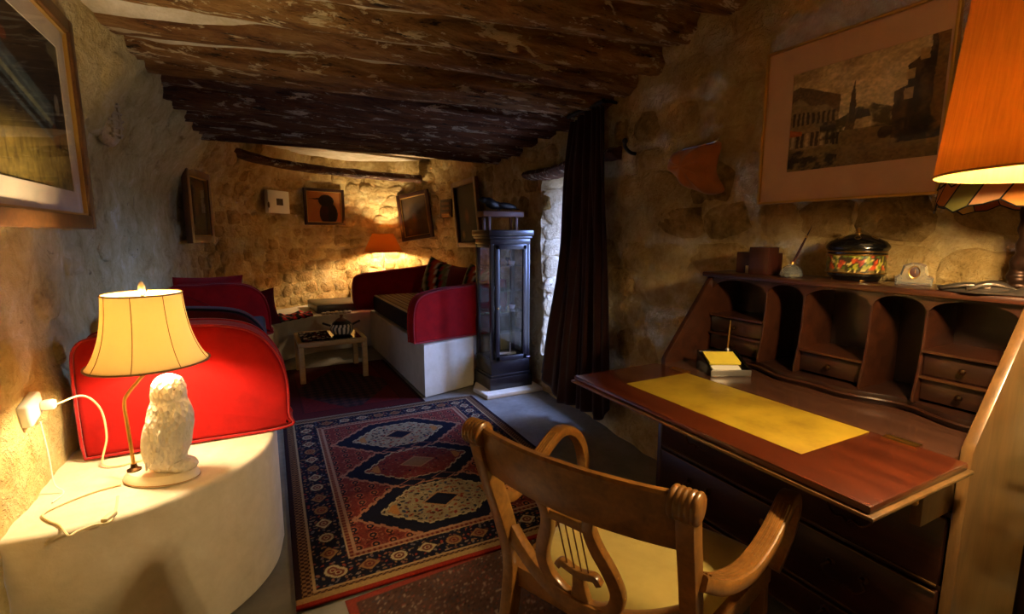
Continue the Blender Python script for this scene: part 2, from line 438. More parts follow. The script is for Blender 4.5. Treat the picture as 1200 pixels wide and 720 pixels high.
for k in range(DN+1):
    d = k/DN
    for p in LP:
        q = p + Vector((DEP*d, 0, 0)); q += Vector((0, (cen.y-p.y)*0.14*d, (cen.z-p.z)*0.04*d))
        if k: q += Vector((0, 0.02, 0.012))*fbm(q*7, 3)
        mb.v.append(tuple(q))
n = len(LP)
for k in range(DN):
    for i in range(n): i2 = (i+1) % n; mb.f.append((k*n+i, k*n+i2, (k+1)*n+i2, (k+1)*n+i))
mb.build('window_reveal', 'stone_pale', wall_right, angle=180)
# old timber lintel over the opening
mb = MB(); pts = [Vector((2.02+0.012*sin(t*9), 2.40+1.16*t, 1.765+0.012*sin(t*7)-0.02*t)) for t in [k/24 for k in range(25)]]
mb.tube(pts, [(0.11*(1+.1*noise.noise(p*9)), 0.042*(1+.25*noise.noise(p*12))) for p in pts], 12); mb.build('lintel', 'beam_dark', wall_right, angle=60)

# window: frame, bars and panes at the outer face
win = bpy.data.objects.new('window_1', None); COL.objects.link(win); win.location = (2.56, 2.98, 0.34); win['kind'] = 'structure'
WM[win.name] = Matrix.Translation(win.location)
plain('window_paint', (0.42, 0.36, 0.30), 0.5, var=0.1)
thin_glass('window_glass', (0.93, 0.96, 1.0), 0.1)
y0, y1, z0, z1 = 2.73, 3.38, 0.32, 1.71
mb = MB()
for yy in (y0, y1): mb.box((2.57, yy, (z0+z1)/2), (.05, .06, z1-z0+.06), r=.004)
for zz in (z0, z1): mb.box((2.57, (y0+y1)/2, zz), (.048, y1-y0, .06), r=.004)
mb.build('window_frame', 'window_paint', win)
MB().box((2.57, (y0+y1)/2, (z0+z1)/2), (.034, .035, z1-z0-.06), r=.004).build('window_mullion', 'window_paint', win)
for zz in (z0+.46, z0+.93): MB().box((2.57, (y0+y1)/2, zz), (.026, y1-y0-.06, .022), r=.003).build('glazing_bar', 'window_paint', win)
for ia in range(2):
    for k in range(3):
        ya = y0+.03+ia*((y1-y0)/2-.01); yb = ya+(y1-y0)/2-.045
        MB().box((2.575, (ya+yb)/2, z0+.24+k*.465), (.004, yb-ya, .43)).build('window_pane', 'window_glass', win, smooth=False)

# stones in the walls -------------------------------------------------------
def rock_mesh(seed, mat):
    rnd = random.Random(seed); NS = 14
    ang = [2*pi*k/NS for k in range(NS)]; e = rnd.uniform(2.6, 4.5)
    rad = [1/((abs(cos(a))**e+abs(sin(a))**e)**(1/e))*(1+rnd.uniform(-.17, .08)) for a in ang]
    v = [(0, 0, 1+rnd.uniform(-.15, .1))]; f = []
    rings = [(.45, .95), (.78, .72), (.96, .28), (1.03, -1.2)]
    for (q, h) in rings:
        for k in range(NS): v.append((0.5*rad[k]*q*cos(ang[k]), 0.5*rad[k]*q*sin(ang[k]), h+(rnd.uniform(-.22, .18) if h > 0 else 0)))
    for k in range(NS):
        k2 = (k+1) % NS; f.append((0, 1+k, 1+k2))
        for r_ in range(len(rings)-1): f.append((1+r_*NS+k, 1+(r_+1)*NS+k, 1+(r_+1)*NS+k2, 1+r_*NS+k2))
    me = bpy.data.meshes.new('stone'); me.from_pydata(v, [], f); me.materials.append(MATS[mat])
    me.polygons.foreach_set('use_smooth', [True]*len(f)); return me
ROCKS = [rock_mesh(k, 'stone') for k in range(10)]; PALE = [rock_mesh(k+50, 'stone_pale') for k in range(6)]
def put_stone(parent, meshes, p, n, w_, h_, d_, rnd, up=Vector((0,0,1))):
    x = up.cross(n).normalized(); yv = n.cross(x)
    M = Matrix((x, yv, n)).transposed().to_4x4() @ Matrix.Rotation(rnd.uniform(-.14, .14) + (pi if rnd.random() < .5 else 0), 4, 'Z')
    o = bpy.data.objects.new('stone', rnd.choice(meshes)); COL.objects.link(o)
    o.matrix_world = Matrix.Translation(p) @ M @ Matrix.Diagonal((w_, h_, d_, 1)); o.parent = parent; return o
def rubble(parent, i0, i1, hmin, hmax, wmin, wmax, keep, seed, meshes, z0=0.02, z1=2.2, block=lambda p: False, dmin=.018, dmax=.034, sink=.008, cap=295):
    rnd = random.Random(seed); z = z0; cnt = 0
    while z < z1:
        h_ = rnd.uniform(hmin, hmax); s = i0*WSTEP+rnd.uniform(0, .1)
        while s < i1*WSTEP-.05:
            w_ = rnd.uniform(wmin, wmax); i = int(round((s+w_/2)/WSTEP)); i = max(i0, min(i1, i))
            zz = z+h_/2+rnd.uniform(-.018, .018)
            p = wall_point(i, zz, True)
            if rnd.random() < keep and not block(p) and cnt < cap:
                t = WNORM[i]; up = (wall_point(i, zz+.06, False)-wall_point(i, zz-.06, False)).normalized()
                x = up.cross(t).normalized(); nn = x.cross(up).normalized()
                put_stone(parent, meshes, p-nn*sink, nn, w_*rnd.uniform(.95, 1.06), h_*rnd.uniform(.95, 1.08), rnd.uniform(dmin, dmax), rnd, up); cnt += 1
            s += w_
        z += h_
    return cnt
rubble(wall_far, iL, iR, .11, .155, .15, .27, .93, 1, ROCKS, z0=.42, z1=2.1)
def blockR(p): return p.y < -.1 or (p.y > OY0-.07 and p.y < OY1+.06 and p.z > OZ0-.08 and p.z < OZ1+.13) or (.74 < p.y < 1.46 and 1.36 < p.z < 2.05)
rubble(wall_right, iR, WN-40, .13, .21, .18, .36, .92, 2, ROCKS, block=blockR, cap=295)
def blockL(p): return p.y < .8 or (p.y < 2.62 and p.z > 1.2) or (p.y < 2.2 and p.z < .9)
LROCK = [rock_mesh(k+80, 'plaster_left') for k in range(8)]
rubble(wall_left, 60, iL, .12, .20, .18, .34, .62, 3, LROCK, z0=.5, z1=2.0, block=blockL, dmin=.016, dmax=.030, sink=.008)
# dressed stones up the far jamb of the window
rnd = random.Random(9); z = OZ0
while z < OZ1-.08:
    h_ = rnd.uniform(.12, .2); xx = 2.05
    while xx < 2.5:
        w_ = rnd.uniform(.14, .24); t_ = (xx+w_/2-2.03)/DEP
        put_stone(wall_right, PALE, Vector((xx+w_/2, OY1-.012-.062*t_, z+h_/2)), Vector((-.1, -1, 0)).normalized(), w_*1.06, h_*1.08, rnd.uniform(.010, .020), rnd); xx += w_
    z += h_

# ceiling: plaster with old round timbers
CZ = [(-2,2.36),(1.0,2.35),(1.8,2.325),(2.05,2.275),(2.28,2.205),(2.5,2.165),(2.7,2.11),(2.93,2.115),(3.2,2.10),(3.6,2.07),(4.3,2.045),(4.45,2.05),(4.6,2.20),(8,2.24)]
def ceil_z(y):
    for (a, za), (b, zb) in zip(CZ, CZ[1:]):
        if y <= b: return za+(zb-za)*(y-a)/(b-a)
    return CZ[-1][1]
cl = MB().grid(lambda u, v: (-.95+3.4*u, -1.65+8.6*v, ceil_z(-1.65+8.6*v-.17*(.5-u))-.012+.03*(1-u)*(1-sstep(4.2,4.8,-1.65+8.6*v))+.02*fbm(Vector((u*7, v*16, 5)))), 60, 150, flip=True)
ceiling = struct(cl.build('ceiling', 'ceiling_plaster', angle=180))
BEAMS = [  # y at right wall, z of underside, radius (w, h), skew of the left end, material
    (0.75, 2.27, .12, .10, .42, 'beam_brown'), (1.08, 2.26, .12, .10, .42, 'beam_brown'), (1.36, 2.25, .12, .10, .42, 'beam_brown'),
    (1.62, 2.24, .100, .10, .42, 'beam_brown'), (1.88, 2.185, .100, .105, .42, 'beam_brown'), (2.10, 2.115, .088, .09, .42, 'beam_brown'),
    (2.31, 2.075, .088, .09, .40, 'beam_mid'), (2.52, 2.02, .092, .09, .36, 'beam_mid'), (2.78, 2.03, .098, .09, .30, 'beam_mid'),
    (3.04, 2.01, .12, .09, .26, 'beam_dark'), (3.30, 1.985, .115, .09, .20, 'beam_dark'), (3.56, 1.975, .12, .09, .14, 'beam_dark'),
    (3.83, 1.96, .12, .09, .10, 'beam_dark'), (4.10, 1.955, .12, .09, .05, 'beam_dark'), (4.36, 1.955, .10, .085, .0, 'beam_dark')]
for q, (yr, zb, ra_, rb_, sk, bm_) in enumerate(BEAMS):
    rnd = random.Random(40+q); pts = []; rr = []; ph = rnd.uniform(0, 6)
    for k in range(91):
        t = k/90; x = -.85+2.95*t; tt = (x+.4)/2.3
        zc = zb+rb_ + .05*(1-tt) + .012*sin(ph+5*t)
        if tt < 0: zc += .0
        pts.append(Vector((x, yr+sk*(1-tt)+.015*sin(ph*2+4*t), zc)))
        rr.append(1+.10*noise.noise(Vector((q*3.1, t*4, 0))))
    mb = MB(); NS = 36; vs = []
    for p, r_ in zip(pts, rr):
        for k in range(NS):
            a = 2*pi*k/NS; d = Vector((0, cos(a)*ra_, sin(a)*rb_))
            f_ = r_*(1+.15*noise.noise(Vector((p.x*1.7, d.y*22+q*5, d.z*22)))+.09*noise.noise(Vector((p.x*1.1, d.y*70+q*3, d.z*70)))+.06*noise.noise(Vector((p.x*9, d.y*50, d.z*50+q))))
            vs.append(p+d*f_)
    fs = [(j*NS+k, j*NS+(k+1) % NS, (j+1)*NS+(k+1) % NS, (j+1)*NS+k) for j in range(90) for k in range(NS)]
    mb.add(vs, fs); mb.build('beam', bm_, ceiling, angle=180)
# board along the last joist and the crooked timber on the far wall
mb = MB().box((.85, 4.47, 2.06), (2.5, .03, .15)); mb.build('board', 'beam_dark', ceiling)
pts = catmull([on_y(250, 168, 5.35), on_y(300, 186, 5.55), on_y(360, 197, 5.8), on_y(430, 205, 6.02), on_y(492, 210, 6.2)], 12)
mb = MB(); mb.tube(pts, [(.07*(1+.3*noise.noise(p*6)), .045*(1+.35*noise.noise(p*7+Vector((3,3,3))))) for p in pts], 12)
mb.build('beam', 'beam_dark', ceiling, angle=180)
# ================================================================== MASONRY BENCHES
def slab_prism(name, outline, z0, z1, mat, label, cat, bev=.018):
    mb = MB().prism(outline, z1-z0, Matrix.Translation((0,0,z0)), bev, 3)
    return tag(mb.build(name, mat, angle=50), label, cat)
arc = catmull([(-.66,1.63,0),(-.50,1.615,0),(-.34,1.65,0),(-.20,1.73,0),(-.085,1.84,0),(-.01,1.98,0),(.022,2.15,0)], 6)
left_out = [(p.x, p.y) for p in arc] + [(.026,2.6),(.03,4.36),(-.72,4.36),(-.72,1.63)]
slab_prism('masonry_bench', left_out, 0, .5, 'bench_plaster', 'cream plastered masonry bench with rounded end under the owl lamp', 'bench')
arc = catmull([(.03,4.365,0),(.05,5.0,0),(.16,5.36,0),(.42,5.60,0),(.75,5.68,0),(1.09,5.67,0)], 6)
slab_prism('masonry_bench', [(p.x, p.y) for p in arc]+[(1.35,5.67),(1.35,6.9),(.6,6.85),(-.1,6.4),(-.55,5.6),(-.72,4.365)], 0, .41, 'bench_plaster', 'curved plastered masonry bench along the far wall holding the kilim throw', 'bench')
slab_prism('masonry_bench', [(1.10,3.62),(1.57,3.755),(1.60,3.86),(2.3,3.88),(2.3,5.665),(1.10,5.665)], 0, .43, 'bench_plaster', 'straight plastered masonry bench under the striped daybed beside the glass cabinet', 'bench')
slab_prism('masonry_ledge', [(1.06,5.98),(1.9,5.78),(2.25,5.8),(2.0,6.5),(1.5,6.85),(1.06,6.8)], .411, .56, 'bench_plaster', 'raised pale masonry ledge in the far corner carrying the orange lamp', 'ledge')
slab_prism('stone_step', [(1.52,3.36),(2.02,3.36),(2.04,3.80),(1.58,3.74),(1.50,3.6)], 0, .035, 'bench_plaster', 'low pale stone slab under the glass cabinet', 'slab', .008)

# ================================================================== DAYBEDS
cloth('red_cloth', (0.57, 0.045, 0.03), var=.08, sheen=.05); cloth('red_dark', (0.56, 0.035, 0.035), var=.10, sheen=.03)
cloth('red_piping', (0.55, 0.04, 0.04)); cloth('mattress_dark', (0.10, 0.08, 0.075), sheen=.05); cloth('bolster_dark', (0.26, 0.06, 0.07), sheen=.05)
cloth('maroon', (0.36, 0.04, 0.04), sheen=.05)
def xz(y): return Matrix(((1,0,0,0),(0,0,1,y),(0,1,0,0),(0,0,0,1)))      # outline (x, z) extruded along +y from y
def smooth_out(P, n=5):
    c = catmull([(x, y, 0) for x, y in P], n); return [(p.x, p.y) for p in c]
def end_panel(parent, top, zb, y0, th, mat, M=None):
    """padded end panel: top = open curve of (x, z) from the left bottom to the right bottom"""
    o2 = smooth_out(top, 5)
    A = xz(y0) if M is None else M
    pan = MB().prism(o2, th, A, .022, 3).build('end_panel', mat, parent, angle=60)
    for d in (.004, th-.004):
        MB().tube([A @ Vector((x, z, d)) for x, z in o2], .0055, 6, closed=True).build('piping', 'red_piping', pan)
    return pan
lb = thing('daybed', 'bright red daybed with rounded end panel beside the owl lamp', 'daybed', (-.28, 3.2, .5))
end_panel(lb, [(-.575,.503),(-.25,.502),(.06,.503),(.07,.56),(.07,.70),(.045,.795),(0,.868),(-.06,.912),(-.16,.937),(-.3,.942),(-.5,.925),(-.565,.895),(-.58,.80),(-.58,.56)], .5, 2.09, .15, 'red_cloth')
end_panel(lb, [(-.57,.503),(-.25,.502),(.045,.503),(.055,.56),(.05,.69),(.02,.79),(-.03,.85),(-.11,.89),(-.25,.905),(-.4,.90),(-.54,.90),(-.58,.85),(-.58,.60)], .5, 4.20, .12, 'red_dark')
MB().box((-.28, 3.22, .58), (.60, 1.94, .15), r=.03, seg=3).build('mattress', 'mattress_dark', lb)
# dark piped bolster behind the near end panel
pts = smooth_out([(-.52,.665),(-.25,.663),(.0,.665),(.02,.74),(-.02,.84),(-.10,.905),(-.25,.93),(-.45,.935),(-.54,.90),(-.555,.75)], 5)
bo = MB().prism(pts, .16, xz(2.62), .03, 3).build('bolster', 'bolster_dark', lb, angle=60)
MB().tube([Vector((x, 2.625, z)) for x, z in pts], .006, 6, closed=True).build('piping', 'mattress_dark', bo)

rbd = thing('daybed', 'red daybed with striped mattress and scrolled ends beside the glass cabinet', 'daybed', (1.5, 4.6, .43))
ux = Vector((1.60-1.03, 3.765-3.62, 0)).normalized(); un = Vector((-ux.y, ux.x, 0))
Mn = Matrix(((ux.x, 0, un.x, 1.03), (ux.y, 0, un.y, 3.625), (0, 1, 0, 0), (0,0,0,1)))
end_panel(rbd, [(.0,.433),(.3,.432),(.9,.433),(.93,.5),(.93,.84),(.86,.87),(.5,.845),(.30,.835),(.12,.81),(.04,.765),(.005,.68),(-.005,.55)], .43, 0, .10, 'red_dark', Mn)
end_panel(rbd, [(.93,.45),(1.3,.433),(1.95,.433),(1.98,.5),(1.98,.90),(1.9,.93),(1.63,.895),(1.35,.872),(1.15,.85),(1.02,.84),(.93,.80),(.905,.70),(.905,.55)], .43, 5.50, .10, 'red_dark')
mtm, nt, b = newmat('stripe_ticking')
v = coords(nt, 'Position'); sx = N(nt, 'ShaderNodeSeparateXYZ'); nt.links.new(v, sx.inputs[0])
m1 = N(nt, 'ShaderNodeMath', operation='MULTIPLY'); nt.links.new(sx.outputs[0], m1.inputs[0]); m1.inputs[1].default_value = 8.5
m2 = N(nt, 'ShaderNodeMath', operation='FRACT'); nt.links.new(m1.outputs[0], m2.inputs[0])
rr_ = ramp(nt, [(0, (.74,.62,.44)), (.3, (.46,.31,.20)), (.42, (.80,.70,.54)), (.7, (.34,.19,.13)), (.8, (.70,.57,.40))], m2.outputs[0], 'CONSTANT')
nt.links.new(rr_.outputs[0], b.inputs['Base Color']); b.inputs['Roughness'].default_value = .9
bump(nt, b, noise_tex(nt, v, 500, 2), .2, .001)
mt = MB().box((1.54, 4.63, .515), (.88, 1.72, .165), r=.03, seg=3).build('mattress', 'mattress_dark', rbd)
MB().box((1.545, 4.63, .600), (.86, 1.72, .012), r=.005).build('mattress_cover', 'stripe_ticking', mt)

lb.location.z += .010; rbd.location.z += .012                # the padded panels rest on the benches
# ---- cushions
vcol('kilim', .9, .1, .25, 500)
def kilim_cols(mb, axis, lo, hi, seed):
    rnd = random.Random(seed); pal = [lin(c) for c in ((.62,.10,.07),(.72,.62,.45),(.16,.17,.10),(.70,.28,.10),(.10,.07,.06),(.45,.43,.25),(.62,.10,.07),(.80,.72,.58))]
    cols = []
    for p in mb.v:
        t = (Vector(p).dot(axis)-lo)/(hi-lo); k = t*7
        c = pal[int(k) % 8]
        if int(k*3) % 3 == 0: c = pal[(int(k)+3) % 8]
        cols.append((*c, 1))
    return cols
def cushion(name, label, w_, h_, t_, loc, rot, mat=None, seed=0, group=None):
    M = Matrix.Translation(loc) @ rot.to_4x4(); mb = MB().pillow(w_, h_, t_, M)
    if mat: o = mb.build(name, mat, angle=180)
    else:
        ax = (rot @ Vector((1, 0, .35))).normalized(); d = [Vector(p).dot(ax) for p in mb.v]
        o = mb.build(name, 'kilim', angle=180, cols=kilim_cols(mb, ax, min(d), max(d), seed))
    return tag(o, label, 'cushion', group)
def RZX(rz, rx, ry=0): return Matrix.Rotation(rz, 3, 'Z') @ Matrix.Rotation(rx, 3, 'X') @ Matrix.Rotation(ry, 3, 'Y')
cushion('kilim_cushion', 'striped kilim cushion tipped on its corner next to the far red end panel', .40, .40, .15, (1.66, 4.95, .82), RZX(R(-65), R(-14), R(14)), None, 1)
cushion('red_cushion', 'plain dark red cushion between the two striped kilim cushions', .42, .36, .18, (1.79, 4.60, .795), RZX(R(-75), R(-16)), 'maroon')
cushion('kilim_cushion', 'striped kilim cushion just behind the near red end panel', .42, .38, .16, (1.80, 4.22, .80), RZX(R(-78), R(-16), R(8)), None, 4)
cushion('red_cushion', 'dark red cushion peeking over the rear end of the bright red daybed', .46, .34, .16, (-.10, 4.62, .635), RZX(R(10), R(14), R(-10)), 'maroon')
cushion('red_cushion', 'long maroon cushion leaning on the left wall behind the bright red daybed', .50, .34, .16, (-.36, 4.43, .80), RZX(R(-4), R(10)), 'red_piping')

# kilim throw on the far bench, dark board and shells
cloth('throw_dark', (.12,.08,.08))
def throw_fn(u, v):
    P = [(.10,5.12),(.30,5.42)]; x = .06+.42*u; y = 5.20+.30*u+ (.42-.1*u)*v
    return Vector((x, y, .424+.012+.012*fbm(Vector((u*6, v*6, 1)))+.03*sin(u*7)**2*sin(v*6)**2))
mb = MB().grid(throw_fn, 50, 40)
cols = []
for p in mb.v:
    s_ = sin(p[0]*60+p[1]*25); t_ = sin(p[0]*40-p[1]*70)
    c = lin((.70,.10,.08)) if s_ > .1 else lin((.09,.06,.06))
    if s_ > .1 and t_ > .75: c = lin((.55,.40,.32))
    cols.append((*c, 1))
o = mb.build('kilim_throw', 'kilim', angle=180, cols=cols); sm = o.modifiers.new('thick', 'SOLIDIFY'); sm.thickness = .012; sm.offset = -1
tag(o, 'folded red and black striped kilim throw on the curved far bench', 'throw')
wood('dark_board', (.10,.08,.07), (.20,.17,.15), .35)
tag(MB().box((.78, 6.08, .455), (.52, .62, .09), Matrix.Rotation(R(4), 3, 'Z'), r=.01).build('dark_box', 'dark_board'), 'flat dark lidded box on the curved far bench beside the raised ledge', 'box')
plain('shell', (.80,.74,.62), .5, var=.1)
mb = MB()
for k in range(7):
    mb.ball((.60+.045*k, 5.665+.008*sin(k*2.1), .425), (.03, .022, .015+.005*(k % 2)), 8, 6)
tag(mb.build('shell_garland', 'shell'), 'string of small pale shells along the edge of the far bench', 'garland')
# ================================================================== BUREAU DESK
wood('mahogany', (.115,.055,.032), (.235,.115,.062), .30, (10, 1.2, 10), 2.5, .25)
wood('mahogany_dark', (.09,.045,.030), (.17,.085,.05), .33, (10, 1.2, 10), 2.5, .2)
wood('mahogany_lamplit', (.30,.205,.11), (.45,.325,.18), .28, (8, 10, 1.2), 2.0, .3)  # paler mahogany copy: floor-lamp glow on the right side put into its tone
wood('mahogany_lid', (.18,.062,.028), (.34,.135,.055), .26, (10, 1.0, 10), 2.5, .4)
wood('writing_bed', (.20,.12,.085), (.31,.19,.135), .22, (10, 1.0, 10), 2.5, .5)
plain('brass', (.72,.55,.28), .32, 1.0, var=.15); plain('brass_dark', (.28,.20,.12), .4, 1.0, var=.2)
m, nt, b = newmat('yellow_leather')
v = coords(nt, 'Object'); f = noise_tex(nt, v, 7, 6, .65); rr_ = ramp(nt, [(.3, (.46,.35,.06)), (.5, (.57,.46,.09)), (.7, (.64,.52,.13))], f)
nt.links.new(rr_.outputs[0], b.inputs['Base Color']); b.inputs['Roughness'].default_value = .5; bump(nt, b, noise_tex(nt, v, 240, 3), .25, .002)

YA, YB = .467, 1.468                                        # right and left sides
DX0, DXB = 1.45, 1.885
dk = thing('bureau_desk', 'dark mahogany slant-front bureau desk with its writing lid folded open', 'desk', (1.67, .967, 0))
side = [(DXB,.07),(DX0,.07),(DX0,.775),(DX0+.012,.795),(1.695,1.105),(DXB,1.105)]
xzM = lambda y: Matrix(((1,0,0,0),(0,0,1,y),(0,1,0,0),(0,0,0,1)))
MB().prism(side, .024, xzM(YA), .0025).build('side_panel', 'mahogany_lamplit', dk)
MB().prism(side, .024, xzM(YB-.024), .0025).build('side_panel', 'mahogany', dk)
MB().box(((1.675+1.895)/2, (YA+YB)/2, 1.115), (.22, YB-YA+.03, .02), r=.006).build('top_board', 'mahogany', dk)
MB().box((DXB-.006, (YA+YB)/2, .59), (.012, YB-YA-.05, 1.02)).build('back_panel', 'mahogany_dark', dk)
mb = MB()
for zz in (.085, .205, .405, .603, .735): mb.box((DX0+.06, (YA+YB)/2, zz), (.11, YB-YA-.05, .014))
mb.build('drawer_rail', 'mahogany_dark', dk)
MB().box(((DX0+DXB)/2+.05, (YA+YB)/2, .33), (.30, YB-YA-.06, .5)).build('drawer_carcass', 'mahogany_dark', dk)
mb = MB()
for sx_ in (YA+.01, YB-.01):
    for xx, sg in ((DX0+.01, 1), (DXB-.01, -1)):
        s2 = 1 if sx_ == YA+.01 else -1
        mb = MB(); mb.prism([(0,0),(.05,0),(.06,.03),(.10,.055),(.13,.075),(0,.075)], .022, Matrix(((0,0,sg,xx if sg > 0 else xx),(s2,0,0,sx_-.01*s2),(0,1,0,0),(0,0,0,1)))); mb.build('bracket_foot', 'mahogany_dark', dk)

def bail(parent, x, y, z, w_=.09):
    mb = MB()
    for s_ in (-1, 1):
        mb.lathe([(0,-.002),(.013,-.002),(.014,.002),(.008,.006),(.006,.016),(0,.018)], 14, (x, y+s_*w_/2, z), rot=Matrix.Rotation(-pi/2, 3, 'Y'))
    pts = catmull([(x-.014, y-w_/2, z), (x-.02, y-w_/2-.012, z-.018), (x-.022, y-w_/2+.008, z-.040), (x-.022, y-.012, z-.034), (x-.022, y, z-.045),
                   (x-.022, y+.012, z-.034), (x-.022, y+w_/2-.008, z-.040), (x-.02, y+w_/2+.012, z-.018), (x-.014, y+w_/2, z)], 5)
    mb.tube(pts, .0038, 7); return mb.build('bail_handle', 'brass_dark', parent)
for (za, zb, inset) in ((.615,.728,.055),(.413,.597,.03),(.213,.398,.03),(.093,.198,.03)):
    d = MB().box((DX0+.004, (YA+YB)/2, (za+zb)/2), (.022, YB-YA-2*inset, zb-za), r=.004).build('drawer', 'mahogany', dk)
    mb = MB()
    for zz in (za+.003, zb-.003): mb.box((DX0-.008, (YA+YB)/2, zz), (.004, YB-YA-2*inset-.004, .004))
    mb.build('cock_bead', 'mahogany_lamplit', d)
    for yy in (.70, 1.235): bail(d, DX0-.008, yy, (za+zb)/2+.022)
    MB().lathe([(0,0),(.008,0),(.009,.002),(0,.003)], 12, (DX0-.008, .967, (za+zb)/2+.02), rot=Matrix.Rotation(-pi/2, 3, 'Y'), sx=1.5).build('keyhole', 'brass', d)
for yy in (YA+.040, YB-.040):                                # pull-out slides that carry the lid
    l_ = MB().box((1.52, yy, .672), (.42, .024, .118), r=.003).build('loper', 'mahogany_lamplit', dk)
    MB().lathe([(0,0),(.004,0),(.004,.008),(.009,.012),(.008,.018),(0,.021)], 12, (1.31, yy, .675), rot=Matrix.Rotation(-pi/2, 3, 'Y')).build('knob', 'brass', l_)
lid = MB().box((1.218, (YA+YB)/2-.004, .752), (.405, YB-YA+.0, .018), r=.004).build('lid', 'mahogany_lid', dk)
MB().box((1.218, (YA+YB)/2-.004, .739), (.42, YB-YA+.02, .009), r=.003).build('lid_moulding', 'mahogany_lamplit', lid)
MB().box((1.266, .9815, .7608), (.292, .63, .003), r=.001).build('leather_inlay', 'yellow_leather', lid)
for yy in (YA+.13, YB-.13):
    mb = MB().box((1.421, yy, .7615), (.034, .075, .0025)); mb.tube([(1.421, yy-.037, .763), (1.421, yy+.037, .763)], .003, 8)
    for k in range(3):
        for xx in (1.410, 1.432): mb.lathe([(0,.0012),(.003,.0012),(0,.0026)], 8, (xx, yy-.025+.025*k, .762))
    mb.build('hinge', 'brass', lid)
MB().box((1.555, (YA+YB)/2, .748), (.262, YB-YA-.05, .022)).build('writing_bed', 'writing_bed', dk)
# serpentine step and pigeonholes
def serp(y): return 1.655-.022*cos((y-.967)*2*pi/.50)+.012*cos((y-.967)*2*pi/.25)
out = [(serp(YA+.024+(YB-YA-.048)*k/60), YA+.024+(YB-YA-.048)*k/60) for k in range(61)] + [(DXB-.012, YB-.024), (DXB-.012, YA+.024)]
MB().prism(out, .036, Matrix.Translation((0,0,.759)), .006).build('step', 'mahogany_dark', dk)
mb = MB().tube([Vector((serp(YA+.026+(YB-YA-.052)*k/60)-.003, YA+.026+(YB-YA-.052)*k/60, .776)) for k in range(61)], .005, 6); mb.build('step_beading', 'mahogany', dk)
PF = 1.70; ZF, ZT = .795, 1.105
DIV = [YA+.024, .69, .835, 1.05, 1.195, YB-.024]
for y_ in DIV[1:-1]:
    prof = [(DXB-.012, ZF), (PF-.028, ZF), (PF-.028, ZF+.02), (PF-.012, ZF+.09), (PF-.002, ZF+.17), (PF, ZT-.04), (PF, ZT), (DXB-.012, ZT)]
    MB().prism(prof, .008, xzM(y_-.004), .001).build('divider', 'mahogany', dk)
for a, b_ in zip(DIV, DIV[1:]):                               # arched valance over each pigeonhole
    w_ = b_-a; pts = [(a, ZT+.001), (a, ZT-.048)]
    for k in range(1, 16):
        t = k/16; pts.append((a+w_*t, ZT-.048+.040*max(0, 1-abs(2*t-1)**2.6)**.62))
    pts += [(b_, ZT-.048), (b_, ZT+.001)]
    MB().prism(pts, .010, Matrix(((0,0,1,PF-.002),(1,0,0,0),(0,1,0,0),(0,0,0,1)))).build('valance', 'mahogany', dk)
def mini_drawer(a, b_, za, zb):
    d = MB().box((PF+.012, (a+b_)/2, (za+zb)/2), (.03, b_-a-.012, zb-za-.006), r=.003).build('small_drawer', 'mahogany_dark', dk)
    MB().lathe([(0,0),(.004,0),(.004,.006),(.009,.010),(.008,.016),(0,.019)], 12, (PF-.003, (a+b_)/2, (za+zb)/2), rot=Matrix.Rotation(-pi/2, 3, 'Y')).build('knob', 'brass_dark', d)
def mini_shelf(a, b_, z): MB().box(((PF+DXB)/2-.01, (a+b_)/2, z), (DXB-PF+.01, b_-a-.008, .008)).build('small_shelf', 'mahogany', dk)
for a, b_ in ((DIV[0], DIV[1]), (DIV[4], DIV[5])):
    mini_drawer(a, b_, .80, .868); mini_drawer(a, b_, .874, .942); mini_shelf(a, b_, .947); mini_shelf(a, b_, .871)
mini_drawer(DIV[2], DIV[3], .80, .872); mini_shelf(DIV[2], DIV[3], .877)

# ================================================================== THINGS ON THE DESK
TOP = 1.1255
wood('box_wood', (.15,.055,.035), (.24,.095,.055), .4, (10, 10, 1.2), 3)
bx = thing('wooden_box', 'reddish wooden desk block box with taller middle and white tag', 'box', (1.775, 1.30, TOP))
MB().box((1.785, 1.300, TOP+.042), (.07, .155, .084), r=.003).build('body', 'box_wood', bx)
MB().box((1.760, 1.262, TOP+.053), (.062, .085, .106), r=.003).build('raised_block', 'box_wood', bx)
plain('paper', (.86,.84,.78), .8); plain('paper_yellow', (.88,.78,.26), .8, var=.05); plain('black_gloss', (.03,.03,.03), .25)
MB().box((1.7475, 1.318, TOP+.016), (.003, .022, .03)).build('tag', 'paper', bx)
m, nt, b = newmat('crystal'); b.inputs['Transmission Weight'].default_value = .94; b.inputs['Roughness'].default_value = .05; b.inputs['IOR'].default_value = 1.45
b.inputs['Base Color'].default_value = (.92,.93,.90,1)
ink = thing('inkwell_pen_stand', 'cut glass dome pen stand with a dark dip pen', 'pen stand', (1.745, 1.135, TOP))
mb = MB(); mb.lathe([(.030,0),(.037,.003),(.038,.012),(.034,.024),(.026,.036),(.014,.043),(.008,.046)], 14, (1.745, 1.135, TOP)); mb.build('glass_dome', 'crystal', ink, smooth=False)
a_, e_ = Vector((1.745, 1.135, TOP+.044)), Vector((1.765, 1.085, TOP+.185))
MB().lathe([(0,0),(.007,0),(.008,.008),(.005,.014),(0,.015)], 12, (1.745, 1.135, TOP+.043)).build('pen_socket', 'brass', ink)
pen = MB().tube([a_.lerp(e_, t) for t in (0,.2,.5,.72,.73,1)], [.0028,.004,.0042,.003,.0026,.0008], 8).build('pen', 'box_wood', ink)
MB().tube([a_.lerp(e_, t) for t in (.70,.76)], .0042, 8).build('pen_collar', 'brass', pen)

